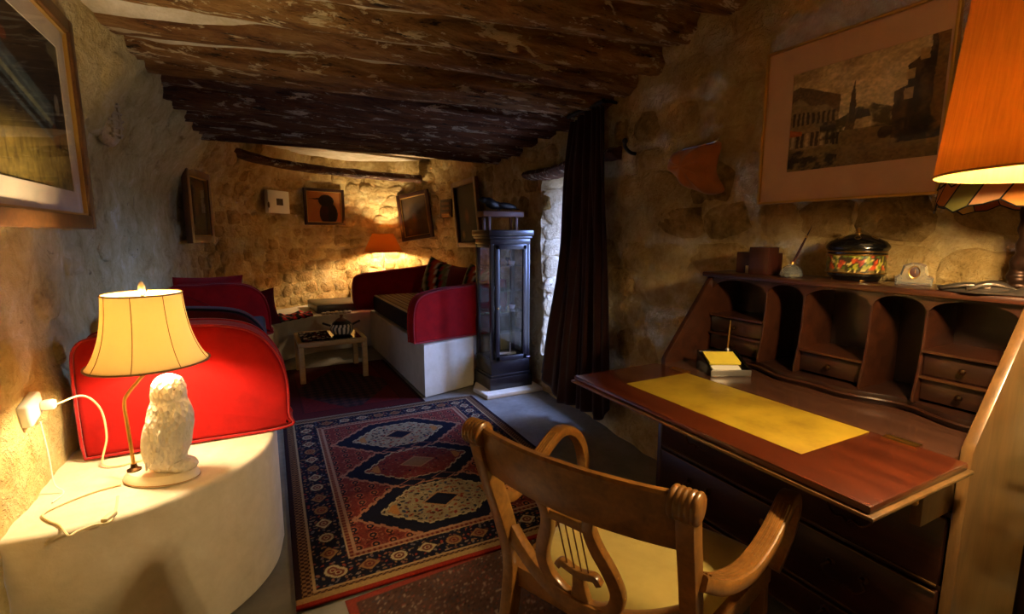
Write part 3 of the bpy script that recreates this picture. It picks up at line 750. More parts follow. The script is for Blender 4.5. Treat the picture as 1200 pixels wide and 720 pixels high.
# lacquer box
plain('lacquer', (.035,.03,.025), .22, coat=.5)
vcol('lacquer_painting', .3, .5, coat=.4)
lc, lcr = (1.815, .955, TOP), .088
lx = thing('lacquer_box', 'round black lacquer box with painted landscape band and gilt trim', 'box', lc)
MB().lathe([(.0,.002),(.072,.002),(.076,.012),(.086,.018),(.086,.027)], 36, lc, sx=.85).build('base', 'lacquer', lx)
mb = MB()
for k in range(4):
    a = pi/4+k*pi/2; mb = MB(); mb.box((lc[0]+.062*cos(a)*.85, lc[1]+.062*sin(a), TOP+.007), (.020, .020, .014), Matrix.Rotation(a, 3, 'Z'), r=.004); mb.build('foot', 'brass', lx)
NB = 120; mb = MB(); cols = []; rng = np.random.RandomState(5)
for j_ in range(13):
    for i in range(NB):
        a = 2*pi*i/NB; t = j_/12
        mb.v.append((lc[0]+lcr*.85*cos(a), lc[1]+lcr*sin(a), TOP+.027+.060*t))
        n1 = noise.noise(Vector((cos(a)*5, sin(a)*5, t*2.5))); n2 = noise.noise(Vector((cos(a)*9+4, sin(a)*9, t*5)))
        c = (.16,.12,.05)
        if n1 > .12 and t > .2: c = (.52,.50,.12) if n2 > -.1 else (.26,.34,.10)
        elif n1 < -.18: c = (.66,.24,.08) if n2 > -.15 else (.50,.16,.07)
        elif n2 > .25: c = (.72,.62,.36)
        if t < .25 and n1 < .1: c = (.38,.30,.12)
        cols.append((*lin(c), 1))
for j_ in range(12):
    for i in range(NB): mb.f.append((j_*NB+i, j_*NB+(i+1) % NB, (j_+1)*NB+(i+1) % NB, (j_+1)*NB+i))
mb.build('painted_band', 'lacquer_painting', lx, cols=cols)
for k, (zz, rr) in enumerate(((.027,.0895),(.0875,.0895),(.098,.0885))):
    MB().tube([(lc[0]+rr*.85*cos(2*pi*i/40), lc[1]+rr*sin(2*pi*i/40), TOP+zz) for i in range(40)], .0022, 6, closed=True).build('gilt_ring', 'brass', lx)
ld = MB().lathe([(.087,.089),(.089,.102),(.095,.110),(.094,.118),(.082,.131),(.056,.144),(.028,.153),(.010,.157),(.0,.157)], 36, lc, sx=.85).build('lid', 'lacquer', lx)
MB().lathe([(0,.155),(.010,.156),(.011,.160),(.005,.163),(.010,.170),(.006,.177),(0,.179)], 14, lc).build('finial', 'brass', ld)
for k in range(6):
    a = 2*pi*k/6+.4
    MB().tube([(lc[0]+.85*(.055+.010*cos(t))*cos(a+.16*sin(t)), lc[1]+(.055+.010*cos(t))*sin(a+.16*sin(t)), TOP+.1450-.005*cos(t)) for t in [2*pi*q/14 for q in range(14)]], .0010, 5, closed=True).build('gilt_motif', 'brass', ld)

# crystal clock
ck = thing('crystal_clock', 'small cut crystal desk clock with oval dial', 'clock', (1.775, .765, TOP))
face = Matrix.Translation((1.775, .765, TOP)) @ Matrix.Rotation(R(-68), 4, 'Z')        # local -y looks at the camera
pr = [(-.044,0),(.044,0),(.046,.026),(.034,.034),(.028,.062),(.010,.070),(-.010,.070),(-.028,.062),(-.034,.034),(-.046,.026)]
MB().prism(pr, .034, face @ xzM(-.017), .005, 1).build('crystal_body', 'crystal', ck, smooth=False)
mb = MB()
for k in range(6):
    mb = MB(); mb.box(face @ Vector((.036 if k < 3 else -.036, -.018, .006+.008*(k % 3))), (.016, .004, .005), face.to_3x3(), r=.001); mb.build('cut_ridge', 'crystal', ck, smooth=False)
MB().lathe([(0,0),(.0165,0),(.0165,.004),(0,.005)], 24, face @ Vector((0, -.0175, .042)), rot=face.to_3x3() @ Matrix.Rotation(pi/2, 3, 'X'), sx=.82).build('dial', 'box_wood', ck)
MB().tube([face @ Vector((.0155*cos(t)*.82, -.0225, .042+.0175*sin(t))) for t in [2*pi*q/24 for q in range(24)]], .0016, 6, closed=True).build('bezel', 'brass', ck)
MB().box(face @ Vector((.002, -.0232, .045)), (.0012, .001, .012), face.to_3x3()).build('hand', 'brass', ck)

# notepad holder: a wedge-shaped tray, higher at the back
plain('grey_metal', (.55,.53,.50), .35, .8)
npd = thing('notepad_holder', 'grey memo holder with yellow notes, white slips and upright pen', 'memo holder', (1.560, 1.255, .7595), R(-27.4), local=True)
SL = math.atan2(.045, .14); tl_ = Matrix.Rotation(SL, 3, 'X')
def wedge_z(y): return .020+(y+.07)/.14*.045
for x in (-.0735, .0735):
    MB().prism([(-.07,0),(.07,0),(.07,.069),(-.07,.024)], .006, Matrix(((0,0,1,x-.003),(1,0,0,0),(0,1,0,0),(0,0,0,1))), .001).build('tray_side', 'black_gloss', npd)
MB().box((0, .067, .033), (.150, .006, .066), r=.001).build('tray_back', 'black_gloss', npd)
MB().prism([(-.07,0),(.066,0),(.066,.054),(-.07,.010)], .141, Matrix(((0,0,1,-.0705),(1,0,0,0),(0,1,0,0),(0,0,0,1)))).build('tray', 'black_gloss', npd)
MB().box((0, -.069, .012), (.150, .008, .024), r=.002).build('front_lip', 'grey_metal', npd)
MB().box((0, .020, wedge_z(.020)-.002), (.118, .080, .010), tl_).build('yellow_notes', 'paper_yellow', npd)
MB().box((-.01, -.045, wedge_z(-.045)-.004), (.105, .030, .008), tl_).build('white_slips', 'paper', npd)
MB().lathe([(0,0),(.011,0),(.009,.010),(.005,.016),(0,.017)], 12, (.045, .072, .060)).build('pen_cup', 'grey_metal', npd)
MB().tube([(.045, .072, .066), (.050, .076, .14), (.053, .079, .185)], [.004, .0042, .002], 8).build('pen', 'brass', npd)
# ================================================================== ARMCHAIR
wood('chair_wood', (.35,.215,.085), (.54,.36,.155), .30, (6, 6, 6), 3.0, .3, .05)
cloth('olive_seat', (.64,.56,.29), var=.06)
plain('string_brass', (.42,.28,.14), .4, .6)
ch = thing('lyre_armchair', 'light wooden armchair with lyre back and olive seat drawn up to the desk', 'chair', (.825, .90, .0130), R(23)-pi/2, local=True)
# local frame: x to the sitter's right, y forward
def back_y(z): return -.225-.105*sstep(.42, .90, z)-.02*max(0, (z-.45))
for s_ in (-1, 1):
    pts = [(s_*.225, -.315, 0), (s_*.225, -.29, .10), (s_*.225, -.255, .24), (s_*.227, -.228, .38), (s_*.229, -.225, .46), (s_*.233, back_y(.56), .56), (s_*.238, back_y(.66), .66), (s_*.242, back_y(.76), .76), (s_*.244, back_y(.815), .815)]
    pts = catmull(pts, 4)
    MB().sweep(pts, .034, .044, (1, 0, 0)).build('back_post', 'chair_wood', ch)
    # reeded scroll on top of the post
    mb = MB(); yb = back_y(.82)-.006; prof = [(0, -.026)]
    for k in range(25):
        t = k/24; prof.append((.027+.0028*abs(sin(t*pi*5)), -.025+.05*t))
    prof.append((0, .026))
    mb.lathe(prof, 20, (s_*.242, yb, .818), axis='x'); mb.build('scroll', 'chair_wood', ch, angle=60)
def rail_pt(u, z): return Vector((u*.225, back_y(z)-.040*(1-u*u), z))
mb = MB()
def tr(u, v):
    a = 2*pi*v; z = .772+.058*sin(a)*(1 if abs(sin(a)) < .96 else 1); th = .011*cos(a)
    p = rail_pt(2*u-1, z); return p+Vector((0, th, 0))
sec = [(-1,-1),(1,-1),(1,1),(-1,1)]
vs = []; fs = []
NU = 24
for k in range(NU+1):
    u = -1+2*k/NU
    for (a, b_) in ((-.011,.714),(.011,.714),(.013,.72),(.012,.80),(.011,.828),(.006,.834),(-.006,.834),(-.011,.828),(-.012,.80),(-.013,.72)):
        p = rail_pt(u, b_); vs.append(p+Vector((0, a, .004*(1-u*u))))
K = 10
for k in range(NU):
    for q in range(K): q2 = (q+1) % K; fs.append((k*K+q, (k+1)*K+q, (k+1)*K+q2, k*K+q2))
fs.append(tuple(range(K))); fs.append(tuple(NU*K+q for q in reversed(range(K))))
MB().add(vs, fs).build('top_rail', 'chair_wood', ch)
# curved lower cross rail
pts = [Vector((u*.222, back_y(.50)-.030*(1-u*u), .535-.080*(1-u*u))) for u in [-1+2*k/20 for k in range(21)]]
MB().sweep(pts, [.026]*21, [.036]*21, (0, 1, 0)).build('lower_rail', 'chair_wood', ch)
# lyre splat
def bk(x, z): return Vector((x, back_y(z)-.032, z))
ly = MB()
for s_ in (-1, 1):
    pts = catmull([bk(s_*.060, .722), bk(s_*.052, .690), bk(s_*.060, .645), bk(s_*.084, .585), bk(s_*.094, .535), bk(s_*.078, .490), bk(s_*.040, .466), bk(0, .463)], 5)
    ly.sweep(pts, .020, [.022+.010*sin(pi*k/(len(pts)-1)) for k in range(len(pts))], (0, 1, 0))
lyo = ly.build('lyre', 'chair_wood', ch)
MB().sweep([bk(-.05, .690), bk(0, .692), bk(.05, .690)], .018, .020, (0, 1, 0)).build('lyre_crossbar', 'chair_wood', lyo)
pts = catmull([bk(-.052, .540), bk(-.042, .553), bk(-.02, .547), bk(0, .543), bk(.02, .547), bk(.042, .553), bk(.052, .540)], 4)
MB().sweep(pts, .018, .016, (0, 1, 0)).build('lyre_bridge', 'chair_wood', lyo)
MB().sweep([bk(0, .543), bk(0, .505), bk(0, .468)], .018, [.024, .034, .05], (0, 1, 0)).build('lyre_foot', 'chair_wood', lyo)
for k in range(4):
    x = -.027+.018*k
    MB().tube([bk(x, .688), bk(x, .545)], .0017, 6).build('string', 'string_brass', lyo)
mb = MB()
for s_ in (-1, 1):
    for (x, z) in ((.070,.65),(.097,.585),(.107,.535)): mb.ball(bk(s_*x, z)+Vector((0,-.002,0)), .0045, 8, 6)
mb.build('brass_stud', 'brass', lyo)
# arms: down-curved from the posts, then a scrolled loop to the seat rail
for s_ in (-1, 1):
    pts = catmull([(s_*.243,-.268,.640),(s_*.262,-.20,.600),(s_*.288,-.115,.588),(s_*.305,-.03,.606),(s_*.315,.05,.636),(s_*.318,.12,.654),(s_*.318,.185,.632),(s_*.315,.232,.578),(s_*.308,.245,.515),(s_*.298,.228,.46),(s_*.288,.195,.42)], 6)
    n_ = len(pts)
    arm = MB().sweep(pts, [.046-.012*(k/n_) for k in range(n_)], [.030]*n_, (1, 0, 0), .35).build('arm', 'chair_wood', ch)
    mb = MB()                                                # reeding along the top of the arm
    for q in (-.012, -.004, .004, .012):
        sub = []
        for k in range(2, int(n_*.46)):
            t = (pts[k+1]-pts[k-1]).normalized(); a = (Vector((1,0,0))-t*t.x).normalized(); up = a.cross(t)
            if up.z < 0: up = -up
            sub.append(pts[k]+a*q+up*.0145)
        mb.tube(sub, .0035, 6)
    mb.build('reeding', 'chair_wood', arm)
    MB().sweep(catmull([(s_*.262,.185,.43),(s_*.262,.20,.32),(s_*.264,.235,.16),(s_*.268,.295,0)], 6), .036, [.042-.010*k/18 for k in range(19)], (1, 0, 0)).build('front_leg', 'chair_wood', ch)
fr = [(-.222,-.225),(.222,-.225),(.285,.20),(.26,.225),(-.26,.225),(-.285,.20)]
inn = [(x*.90, y*.88) for x, y in fr]
MB().prism(fr, .055, Matrix.Translation((0,0,.375)), .006).build('seat_frame', 'chair_wood', ch)
def pad(u, v):
    y = -.205+.425*v; hw = .205+.06*v; x = (2*u-1)*hw
    e = max(0, (1-abs(2*u-1)**8)*(1-abs(2*v-1)**8))**.5
    return Vector((x, y, .432+.034*e+.008*(1-(2*u-1)**2)*(1-(2*v-1)**2)))
MB().grid(pad, 24, 24).build('seat', 'olive_seat', ch, angle=180)
# ================================================================== RUGS
vcol('rug_pile', .95, .08, .5, 900)
def gridmesh(nx, ny, w_, l_, cols, name, z=0.0, wav=0.0):
    xs, ys = np.meshgrid(np.linspace(0, w_, nx+1), np.linspace(0, l_, ny+1))
    zz = np.full(xs.shape, z)
    if wav: zz = zz+wav*(1+np.sin(xs*9+ys*4)*np.sin(ys*7-xs*2))*.5
    co = np.stack([xs-w_/2, ys-l_/2, zz], -1).reshape(-1, 3).astype(np.float32)
    a = (np.arange(ny)[:, None]*(nx+1)+np.arange(nx)[None, :]).ravel()
    F = np.stack([a, a+1, a+nx+2, a+nx+1], -1).astype(np.int32)
    me = bpy.data.meshes.new(name); me.vertices.add(len(co)); me.vertices.foreach_set('co', co.ravel())
    me.loops.add(F.size); me.loops.foreach_set('vertex_index', F.ravel()); me.polygons.add(len(F))
    me.polygons.foreach_set('loop_start', np.arange(0, F.size, 4, dtype=np.int32)); me.update(calc_edges=True)
    at = me.color_attributes.new('Col', 'FLOAT_COLOR', 'POINT')
    c4 = np.ones((len(co), 4), np.float32); c4[:, :3] = cols.reshape(-1, 3); at.data.foreach_set('color', c4.ravel())
    return me, xs, ys
def L(c): return np.array(lin(c))
def hsh(i, j, k=0):
    return np.modf(np.abs(np.sin(i*127.1+j*311.7+k*74.7)*43758.5453))[0]
def florets(x, y, cell, seed, base, pal, dens=.8, rmin=.22, rmax=.46):
    """scattered small flowers and leaves: coloured blobs in jittered cells"""
    C = np.broadcast_to(base, x.shape+(3,)).copy()
    i0, j0 = np.floor(x/cell), np.floor(y/cell)
    for di in (-1, 0, 1):
        for dj in (-1, 0, 1):
            i, j = i0+di, j0+dj
            cx = (i+.5+.7*(hsh(i, j, seed)-.5))*cell; cy = (j+.5+.7*(hsh(i, j, seed+1)-.5))*cell
            an = hsh(i, j, seed+2)*6.28; dx, dy = x-cx, y-cy
            u = dx*np.cos(an)+dy*np.sin(an); v = -dx*np.sin(an)+dy*np.cos(an)
            r_ = cell*(rmin+(rmax-rmin)*hsh(i, j, seed+3)); d = np.sqrt((u/r_)**2+(v/(r_*.55))**2)
            on = (d < 1) & (hsh(i, j, seed+4) < dens); k = (hsh(i, j, seed+5)*len(pal)).astype(int) % len(pal)
            C[on] = np.array(pal)[k[on]]
            core = on & (d < .38); k2 = (hsh(i, j, seed+6)*len(pal)).astype(int) % len(pal); C[core] = np.array(pal)[k2[core]]*.7
    return C
def persian(W_, L_, nx, ny):
    x, y = np.meshgrid(np.linspace(0, W_, nx+1), np.linspace(0, L_, ny+1))
    navy, cream, rust, tan, brown, pink, blue, redk = L((.075,.075,.13)), L((.76,.67,.50)), L((.55,.20,.14)), L((.62,.45,.27)), L((.24,.14,.09)), L((.66,.42,.32)), L((.33,.36,.46)), L((.42,.12,.10))
    d = np.minimum(np.minimum(x, W_-x), np.minimum(y, L_-y))
    endn = y
    C = np.broadcast_to(redk, x.shape+(3,)).copy()
    # field: rust ground with rows of small shrubs
    C[:] = florets(x, y, .020, 11, L((.44,.18,.14)), [rust*.9, redk, L((.55,.30,.22)), L((.34,.12,.11)), pink*.75], .9)
    cell = .070; i, j = np.floor(x/cell), np.floor(y/cell); u = (x/cell-i-.5); v = (y/cell-j-.5)
    sh = ((u/.22)**2+((v-.05)/.26)**2 < 1); ring = ((u/.30)**2+((v-.05)/.34)**2 < 1) & ~sh
    stem = (np.abs(u) < .05) & (v < -.1) & (v > -.42); ft = (np.abs(v+.38) < .05) & (np.abs(u) < .2)
    k = hsh(i, j, 3)
    C[ring] = (L((.62,.33,.22)))
    C[sh & (k > .5)] = navy; C[sh & (k <= .5)] = L((.22,.12,.11)); C[stem | ft] = L((.18,.10,.10))
    dot = ((u/.09)**2+((v-.05)/.1)**2 < 1); C[dot] = L((.62,.40,.25))
    # medallions
    cx = W_*.49
    for q, cy in enumerate((.47, .91, 1.34)):
        cy = cy*L_/1.87
        dx, dy = np.abs(x-cx), np.abs(y-cy)
        ser = .030*((np.floor(dx/.022) % 2)-.5)
        m_ = np.maximum(dx/.40+.62*dy/.235, dy/.235)+ser
        if q == 1: out = (m_ < 1.05)
        else: out = (m_ < 1.05)
        C[out & (m_ > .99)] = L((.64,.44,.32)); C[m_ < .99] = navy
        C[(m_ < .735)] = cream*.8; inn = m_ < .70
        if q == 1: FC = florets(x, y, .022, 31, L((.45,.17,.13)), [rust, navy, redk, pink*.7, L((.5,.36,.22))], .95)
        else: FC = florets(x, y, .027, 41+q, cream*.55, [navy, rust, navy, blue*.5, L((.58,.30,.17)), redk, tan*.7, cream*.75], 1.0, .30, .56)
        C[inn] = FC[inn]
        tip = (dx/.40 > .52) & (m_ < .66); C[tip & inn] = L((.68,.45,.22))
        lozo = (dx/.085+dy/.062 < 1.18); loz = (dx/.085+dy/.062 < 1)
        C[lozo] = L((.62,.45,.3)); C[loz] = navy if q != 1 else L((.52,.38,.24))
    # where neighbouring medallions meet: small dark lozenges and pale chevrons
    for yy in (.69, 1.125):
        yy = yy*L_/1.87
        for sx_ in (-1, 1):
            dx, dy = np.abs(x-cx-sx_*.085), np.abs(y-yy); C[dx/.06+dy/.036 < 1.15] = pink; C[dx/.06+dy/.036 < 1] = navy
    # borders
    B = d < .235
    C[B] = L((.58,.42,.27)); g = (d < .235) & (d > .222); C[g] = L((.64,.48,.36))
    per = np.where(np.minimum(x, W_-x) < np.minimum(y, L_-y), y, x)
    g2 = (d <= .222) & (d > .205); C[g2] = np.where((np.floor(per[g2]/.011) % 2)[:, None] > 0, L((.40,.14,.11)), L((.55,.36,.24)))
    g3 = (d <= .205) & (d > .198); C[g3] = L((.66,.54,.40))
    mb_ = (d <= .198) & (d > .070)
    FC = florets(x, y, .023, 61, navy*.9, [L((.50,.42,.36)), rust*.9, L((.40,.38,.40)), tan*.8, L((.34,.17,.13)), pink*.6, L((.46,.36,.26))], .92, .22, .46)
    C[mb_] = FC[mb_]
    per2 = per+.02; kk = np.floor(per2/.115); pc = (per2/.115-kk-.5)*.115; dc = d-.134
    ro = np.abs(pc)/.042+np.abs(dc)/.036; sc = np.sqrt((pc/.038)**2+(dc/.034)**2)
    even = (kk % 2) == 0; rs = mb_ & np.where(even, ro < 1.15, sc < 1)
    C[rs & (sc < 2)] = L((.20,.12,.12)); a = mb_ & np.where(even, ro < 1, sc < .86); kc = hsh(kk, kk, 4)
    C[a & (kc > .5)] = cream*.75; C[a & (kc <= .5)] = tan*.75
    C[a & (np.abs(sc-.45) < .13)] = L((.42,.22,.16)); C[a & (sc < .2)] = redk
    g4 = (d <= .070) & (d > .060); C[g4] = L((.64,.52,.36))
    g5 = (d <= .060) & (d > .022); z_ = (np.floor(per[g5]/.012)+np.floor(d[g5]/.013)) % 2; C[g5] = np.where(z_[:, None] > 0, L((.50,.36,.22)), L((.22,.10,.08)))
    g6 = (d <= .022); C[g6] = L((.16,.08,.08))
    # flat woven ends
    n1 = (y < .045); C[n1] = L((.62,.50,.30)); n2 = (y < .018); C[n2] = L((.55,.14,.08))
    n3 = (y > L_-.02); C[n3] = L((.52,.44,.34))
    grain = .50+.18*hsh(np.floor(x/.004), np.floor(y/.004), 8); C *= grain[..., None]
    return C
RW, RL = 1.36, 1.86
me, _, _ = gridmesh(400, 547, RW, RL, persian(RW, RL, 400, 547), 'persian_rug', 0.0, .003); me.materials.append(MATS['rug_pile'])
rug = bpy.data.objects.new('persian_rug', me); COL.objects.link(rug); rug.location = (.735, 2.585, .0145); rug.rotation_euler = (0, 0, R(-1.2))
sm = rug.modifiers.new('thick', 'SOLIDIFY'); sm.thickness = .008; sm.offset = -1
tag(rug, 'large patterned rug with navy border and three linked diamond medallions', 'rug')
def simple_rug(name, W_, L_, nx, ny, kind):
    x, y = np.meshgrid(np.linspace(0, W_, nx+1), np.linspace(0, L_, ny+1)); d = np.minimum(np.minimum(x, W_-x), np.minimum(y, L_-y))
    if kind == 'brown':
        C = florets(x, y, .016, 5, L((.25,.17,.14)), [L((.36,.28,.24)), L((.42,.36,.31)), L((.20,.13,.12)), L((.36,.19,.15)), L((.2,.18,.19))], .95, .25, .5)
        st = (np.floor((x+y)/.09) % 3 == 0); C[st] = C[st]*.8
        e = d < .03; C[e] = L((.42,.16,.12))
    else:
        C = florets(x, y, .03, 6, L((.30,.06,.055)), [L((.34,.07,.06)), L((.24,.05,.05)), L((.28,.08,.07))], .9)
        dx, dy = np.abs(x-W_*.5), np.abs(y-L_*.47); hexa = dx/.42+dy/.62 < 1
        cell = .07; q = (np.floor((x+y)/cell)+np.floor((x-y)/cell)) % 2
        C[hexa] = np.where(q[hexa][:, None] > 0, L((.13,.09,.085)), L((.23,.13,.11)))
        C[(d < .16) & (d > .14)] = L((.20,.05,.05)); C[d < .14] = L((.24,.06,.055)); C[d < .03] = L((.13,.04,.04))
    C = C*(.86+.28*hsh(np.floor(x/.005), np.floor(y/.005), 8))[..., None]
    me, _, _ = gridmesh(nx, ny, W_, L_, C, name, 0, .002); me.materials.append(MATS['rug_pile']); o = bpy.data.objects.new(name, me); COL.objects.link(o)
    sm = o.modifiers.new('thick', 'SOLIDIFY'); sm.thickness = .004; sm.offset = -1
    return o
o = simple_rug('flat_weave_rug', 1.12, 1.50, 160, 200, 'brown'); o.location = (.79, .93, .0045); o.rotation_euler = (0,0,R(3)); tag(o, 'thin brown flat-woven rug under the armchair', 'rug')
o = simple_rug('red_rug', 1.01, 1.46, 130, 190, 'red'); o.location = (.572, 4.26, .0045); tag(o, 'dark red rug with a large lozenge under the coffee table', 'rug')
mb = MB(); rnd = random.Random(3)                              # fringe at the far end of the big rug
for k in range(90):
    x = -RW/2+.01+(RW-.02)*k/89; y = RL/2
    p = Vector((x, y-.003, -.004)); q = p+Vector((rnd.uniform(-.008, .008), rnd.uniform(.015, .03), -.004)); mb.tube([p, p.lerp(q, .5)+Vector((0,0,.002)), q], .0016, 4)
fg = mb.build('fringe', plain('fringe_cream', (.62,.54,.42), .9)); fg.parent = rug; fg['kind'] = 'stuff'

# ================================================================== GLASS CABINET
wood('ebony', (.07,.055,.06), (.13,.10,.105), .30, (8, 8, 1.2), 3, .3)
thin_glass('cabinet_glass', (.93,.95,.97), .10); thin_glass('shelf_glass', (.80,.88,.88), .5)
CX0, CX1, CY0, CY1, CZ0, CT = 1.605, 1.955, 3.47, 3.77, .035, 1.315
cb_ = thing('display_cabinet', 'narrow black glazed display cabinet standing by the window reveal', 'cabinet', ((CX0+CX1)/2, (CY0+CY1)/2, CZ0))
cxm, cym = (CX0+CX1)/2, (CY0+CY1)/2; cw, cd = CX1-CX0, CY1-CY0
MB().box((cxm, cym, CZ0+.05), (cw+.035, cd+.035, .10), r=.006).build('plinth', 'ebony', cb_)
MB().box((cxm, cym, CZ0+.112), (cw+.018, cd+.018, .024), r=.010).build('plinth_moulding', 'ebony', cb_)
MB().box((cxm, cym, CZ0+.178), (cw, cd, .11), r=.004).build('base_box', 'ebony', cb_)
MB().box((cxm, cym, CZ0+.240), (cw+.012, cd+.012, .016), r=.006).build('base_moulding', 'ebony', cb_)
for xx in (CX0+.016, CX1-.016):
    for yy in (CY0+.016, CY1-.016): MB().box((xx, yy, .75), (.032, .032, 1.0), r=.003).build('corner_post', 'ebony', cb_)
dr = MB()
for xx in (CX0+.052, CX1-.052): dr.box((xx, CY0-.004, .735), (.036, .02, .93), r=.003)
for zz in (.288, 1.183): dr.box((cxm, CY0-.004, zz), (cw-.07, .02, .040), r=.003)
dro = dr.build('door_frame', 'ebony', cb_)
MB().box((cxm, CY0-.002, .735), (cw-.14, .003, .86)).build('glass_pane', 'cabinet_glass', dro, smooth=False)
MB().ball((CX0+.052, CY0-.020, .70), .008, 10, 8).build('knob', 'brass', dro)
for xx in (CX0+.008, CX1-.008): MB().box((xx, cym, .735), (.003, cd-.064, .95)).build('glass_pane', 'cabinet_glass', cb_, smooth=False)
for xx in (CX0+.008, CX1-.008):
    mb = MB()
    for zz in (.275, 1.195): mb.box((xx+(.004 if xx < cxm else -.004), cym, zz), (.020, cd-.06, .036), r=.003)
    mb.build('side_rail', 'ebony', cb_)
MB().box((cxm, CY1-.008, .735), (.09, .008, .95)).build('back_stile', 'ebony', cb_)
MB().box((cxm, CY1-.004, .735), (cw-.06, .003, .95)).build('glass_pane', 'cabinet_glass', cb_, smooth=False)
SH = [.268, .49, .66, .83, 1.03]
for zz in SH[1:]: MB().box((cxm, cym, zz), (cw-.05, cd-.05, .006)).build('glass_shelf', 'shelf_glass', cb_, smooth=False)
MB().box((cxm, cym, 1.225), (cw+.004, cd+.004, .045), r=.004).build('frieze', 'ebony', cb_)
MB().box((cxm, cym, 1.258), (cw+.030, cd+.030, .022), r=.009).build('cornice', 'ebony', cb_)
MB().box((cxm, cym, 1.292), (cw+.046, cd+.046, .046), r=.006).build('cornice', 'ebony', cb_)
plain('silver', (.75,.75,.76), .25, 1.0); plain('porcelain', (.85,.85,.88), .3)
rnd = random.Random(12)
def cup(x, y, z, s=1.0, k=0):
    P = [[(0,0),(.014,0),(.016,.004),(.006,.010),(.005,.03),(.018,.045),(.020,.065),(.018,.064),(.004,.04)], [(0,0),(.02,0),(.026,.012),(.030,.03),(.028,.03),(.02,.008)], [(0,0),(.016,0),(.018,.03),(.01,.045),(.011,.055),(0,.055)]][k % 3]
    return MB().lathe([(r_*s, z_*s) for r_, z_ in P], 14, (x, y, z)).build(['goblet', 'cup', 'jar'][k % 3], ['crystal', 'porcelain', 'silver'][k % 3])
for zi, items in ((1.033, (0, 2, 0, 1)), (.833, (1, 2)), (.663, (1, 1, 2, 1)), (.493, (0,))):
    for q, k in enumerate(items):
        x = CX0+.075+.066*q; nm = {1.033: 'top glass shelf', .833: 'second glass shelf', .663: 'third glass shelf', .493: 'lowest glass shelf'}[zi]
        side_ = ['nearest the door knob', 'second from the door knob', 'third from the door knob', 'closest to the window'][q]
        lab = {0: 'small crystal goblet', 1: 'small white porcelain cup', 2: 'small silver jar'}[k]
        ob = cup(x, cym-.03+.05*(q % 2), zi+.0005, .95, k); tag(ob, lab+' on the cabinet\'s '+nm+', '+side_, ['goblet', 'cup', 'jar'][k], 'trinkets in the glass cabinet')
bs = Matrix.Rotation(R(-16), 3, 'Z')
tag(MB().box((cxm-.01, cym-.02, CZ0+.263), (.22, .05, .018), bs, r=.004).build('letter_tray', 'porcelain'), 'white tilted tray on the floor of the black cabinet', 'tray')
tag(MB().lathe([(0,0),(.02,0),(.022,.006),(.005,.010),(.004,.10),(.008,.105),(0,.112)], 12, (cxm+.035, cym-.07, CZ0+.2485)).build('candlestick', 'porcelain'), 'thin white candlestick beside the tray inside the black cabinet', 'candlestick')
# wooden stand with a raven on top of the cabinet
wood('stand_wood', (.26,.13,.07), (.42,.24,.13), .5)
stn = thing('wooden_stand', 'small brown wooden stand on top of the black cabinet', 'stand', (cxm-.02, cym, CT))
MB().box((cxm-.03, cym-.02, CT+.125), (.36, .15, .045), r=.006).build('stand_top', 'stand_wood', stn)
for sx_ in (-1, 1):
    for sy_ in (-1, 1): MB().box((cxm-.03+sx_*.12, cym-.02+sy_*.05, CT+.0515), (.022, .022, .103), r=.003).build('stand_leg', 'stand_wood', stn)
plain('raven_black', (.035,.033,.04), .45)
bz = CT+.1475
rv = thing('raven_figure', 'black raven figurine perched on the small wooden stand', 'figurine', (cxm-.04, cym-.02, bz))
bx0 = cxm-.03
body = catmull([(bx0-.195, cym-.02, bz+.088), (bx0-.165, cym-.02, bz+.086), (bx0-.135, cym-.02, bz+.085), (bx0-.105, cym-.02, bz+.074), (bx0-.06, cym-.02, bz+.052), (bx0, cym-.02, bz+.044), (bx0+.07, cym-.02, bz+.036), (bx0+.14, cym-.02, bz+.024), (bx0+.185, cym-.02, bz+.016)], 4)
rad = [.002,.004,.008,.013,.018,.022,.024,.024,.023,.024,.028,.032,.036,.038,.039,.039,.038,.036,.033,.030,.027,.023,.020,.018,.016,.015,.015,.014,.014,.013,.012,.010,.006]
MB().tube(body, [(r_, r_*(1 if k < 24 else .4)) for k, r_ in enumerate(rad[:len(body)])], 12).build('body', 'raven_black', rv, angle=180)
for s_ in (-1, 1): MB().ball((bx0+.05, cym-.02+s_*.030, bz+.044), (.085, .012, .024), 12, 8, Matrix.Rotation(R(8), 3, 'Y')).build('wing', 'raven_black', rv)
mb = MB()
for s_ in (-1, 1): mb.tube([(bx0-.01, cym-.02+s_*.014, bz+.02), (bx0-.015, cym-.02+s_*.014, bz+.0)], .004, 6)
mb.build('leg', 'raven_black', rv)

# ================================================================== COFFEE TABLE
wood('table_wood', (.50,.38,.22), (.66,.52,.32), .45, (2, 10, 10), 2.5)
plain('table_glass', (.06,.05,.05), .12, coat=.5)
tx0, tx1, ty0, ty1, tz = .255, .825, 4.44, 4.98, .365
tb = thing('coffee_table', 'low light wooden coffee table with dark inset top', 'table', ((tx0+tx1)/2, (ty0+ty1)/2, .0068))
for xx in (tx0+.022, tx1-.022):
    for yy in (ty0+.022, ty1-.022): MB().box((xx, yy, .0068+tz/2-.02), (.044, .044, tz-.04), r=.004).build('leg', 'table_wood', tb)
mb = MB()
for yy in (ty0+.02, ty1-.02): mb.box(((tx0+tx1)/2, yy, tz-.022), (tx1-tx0, .04, .045), r=.004)
for xx in (tx0+.02, tx1-.02): mb.box((xx, (ty0+ty1)/2, tz-.022), (.04, ty1-ty0-.08, .044), r=.004)
mb.build('frame', 'table_wood', tb)
MB().box(((tx0+tx1)/2, (ty0+ty1)/2, tz-.006), (tx1-tx0-.08, ty1-ty0-.08, .012)).build('inset_top', 'table_glass', tb)
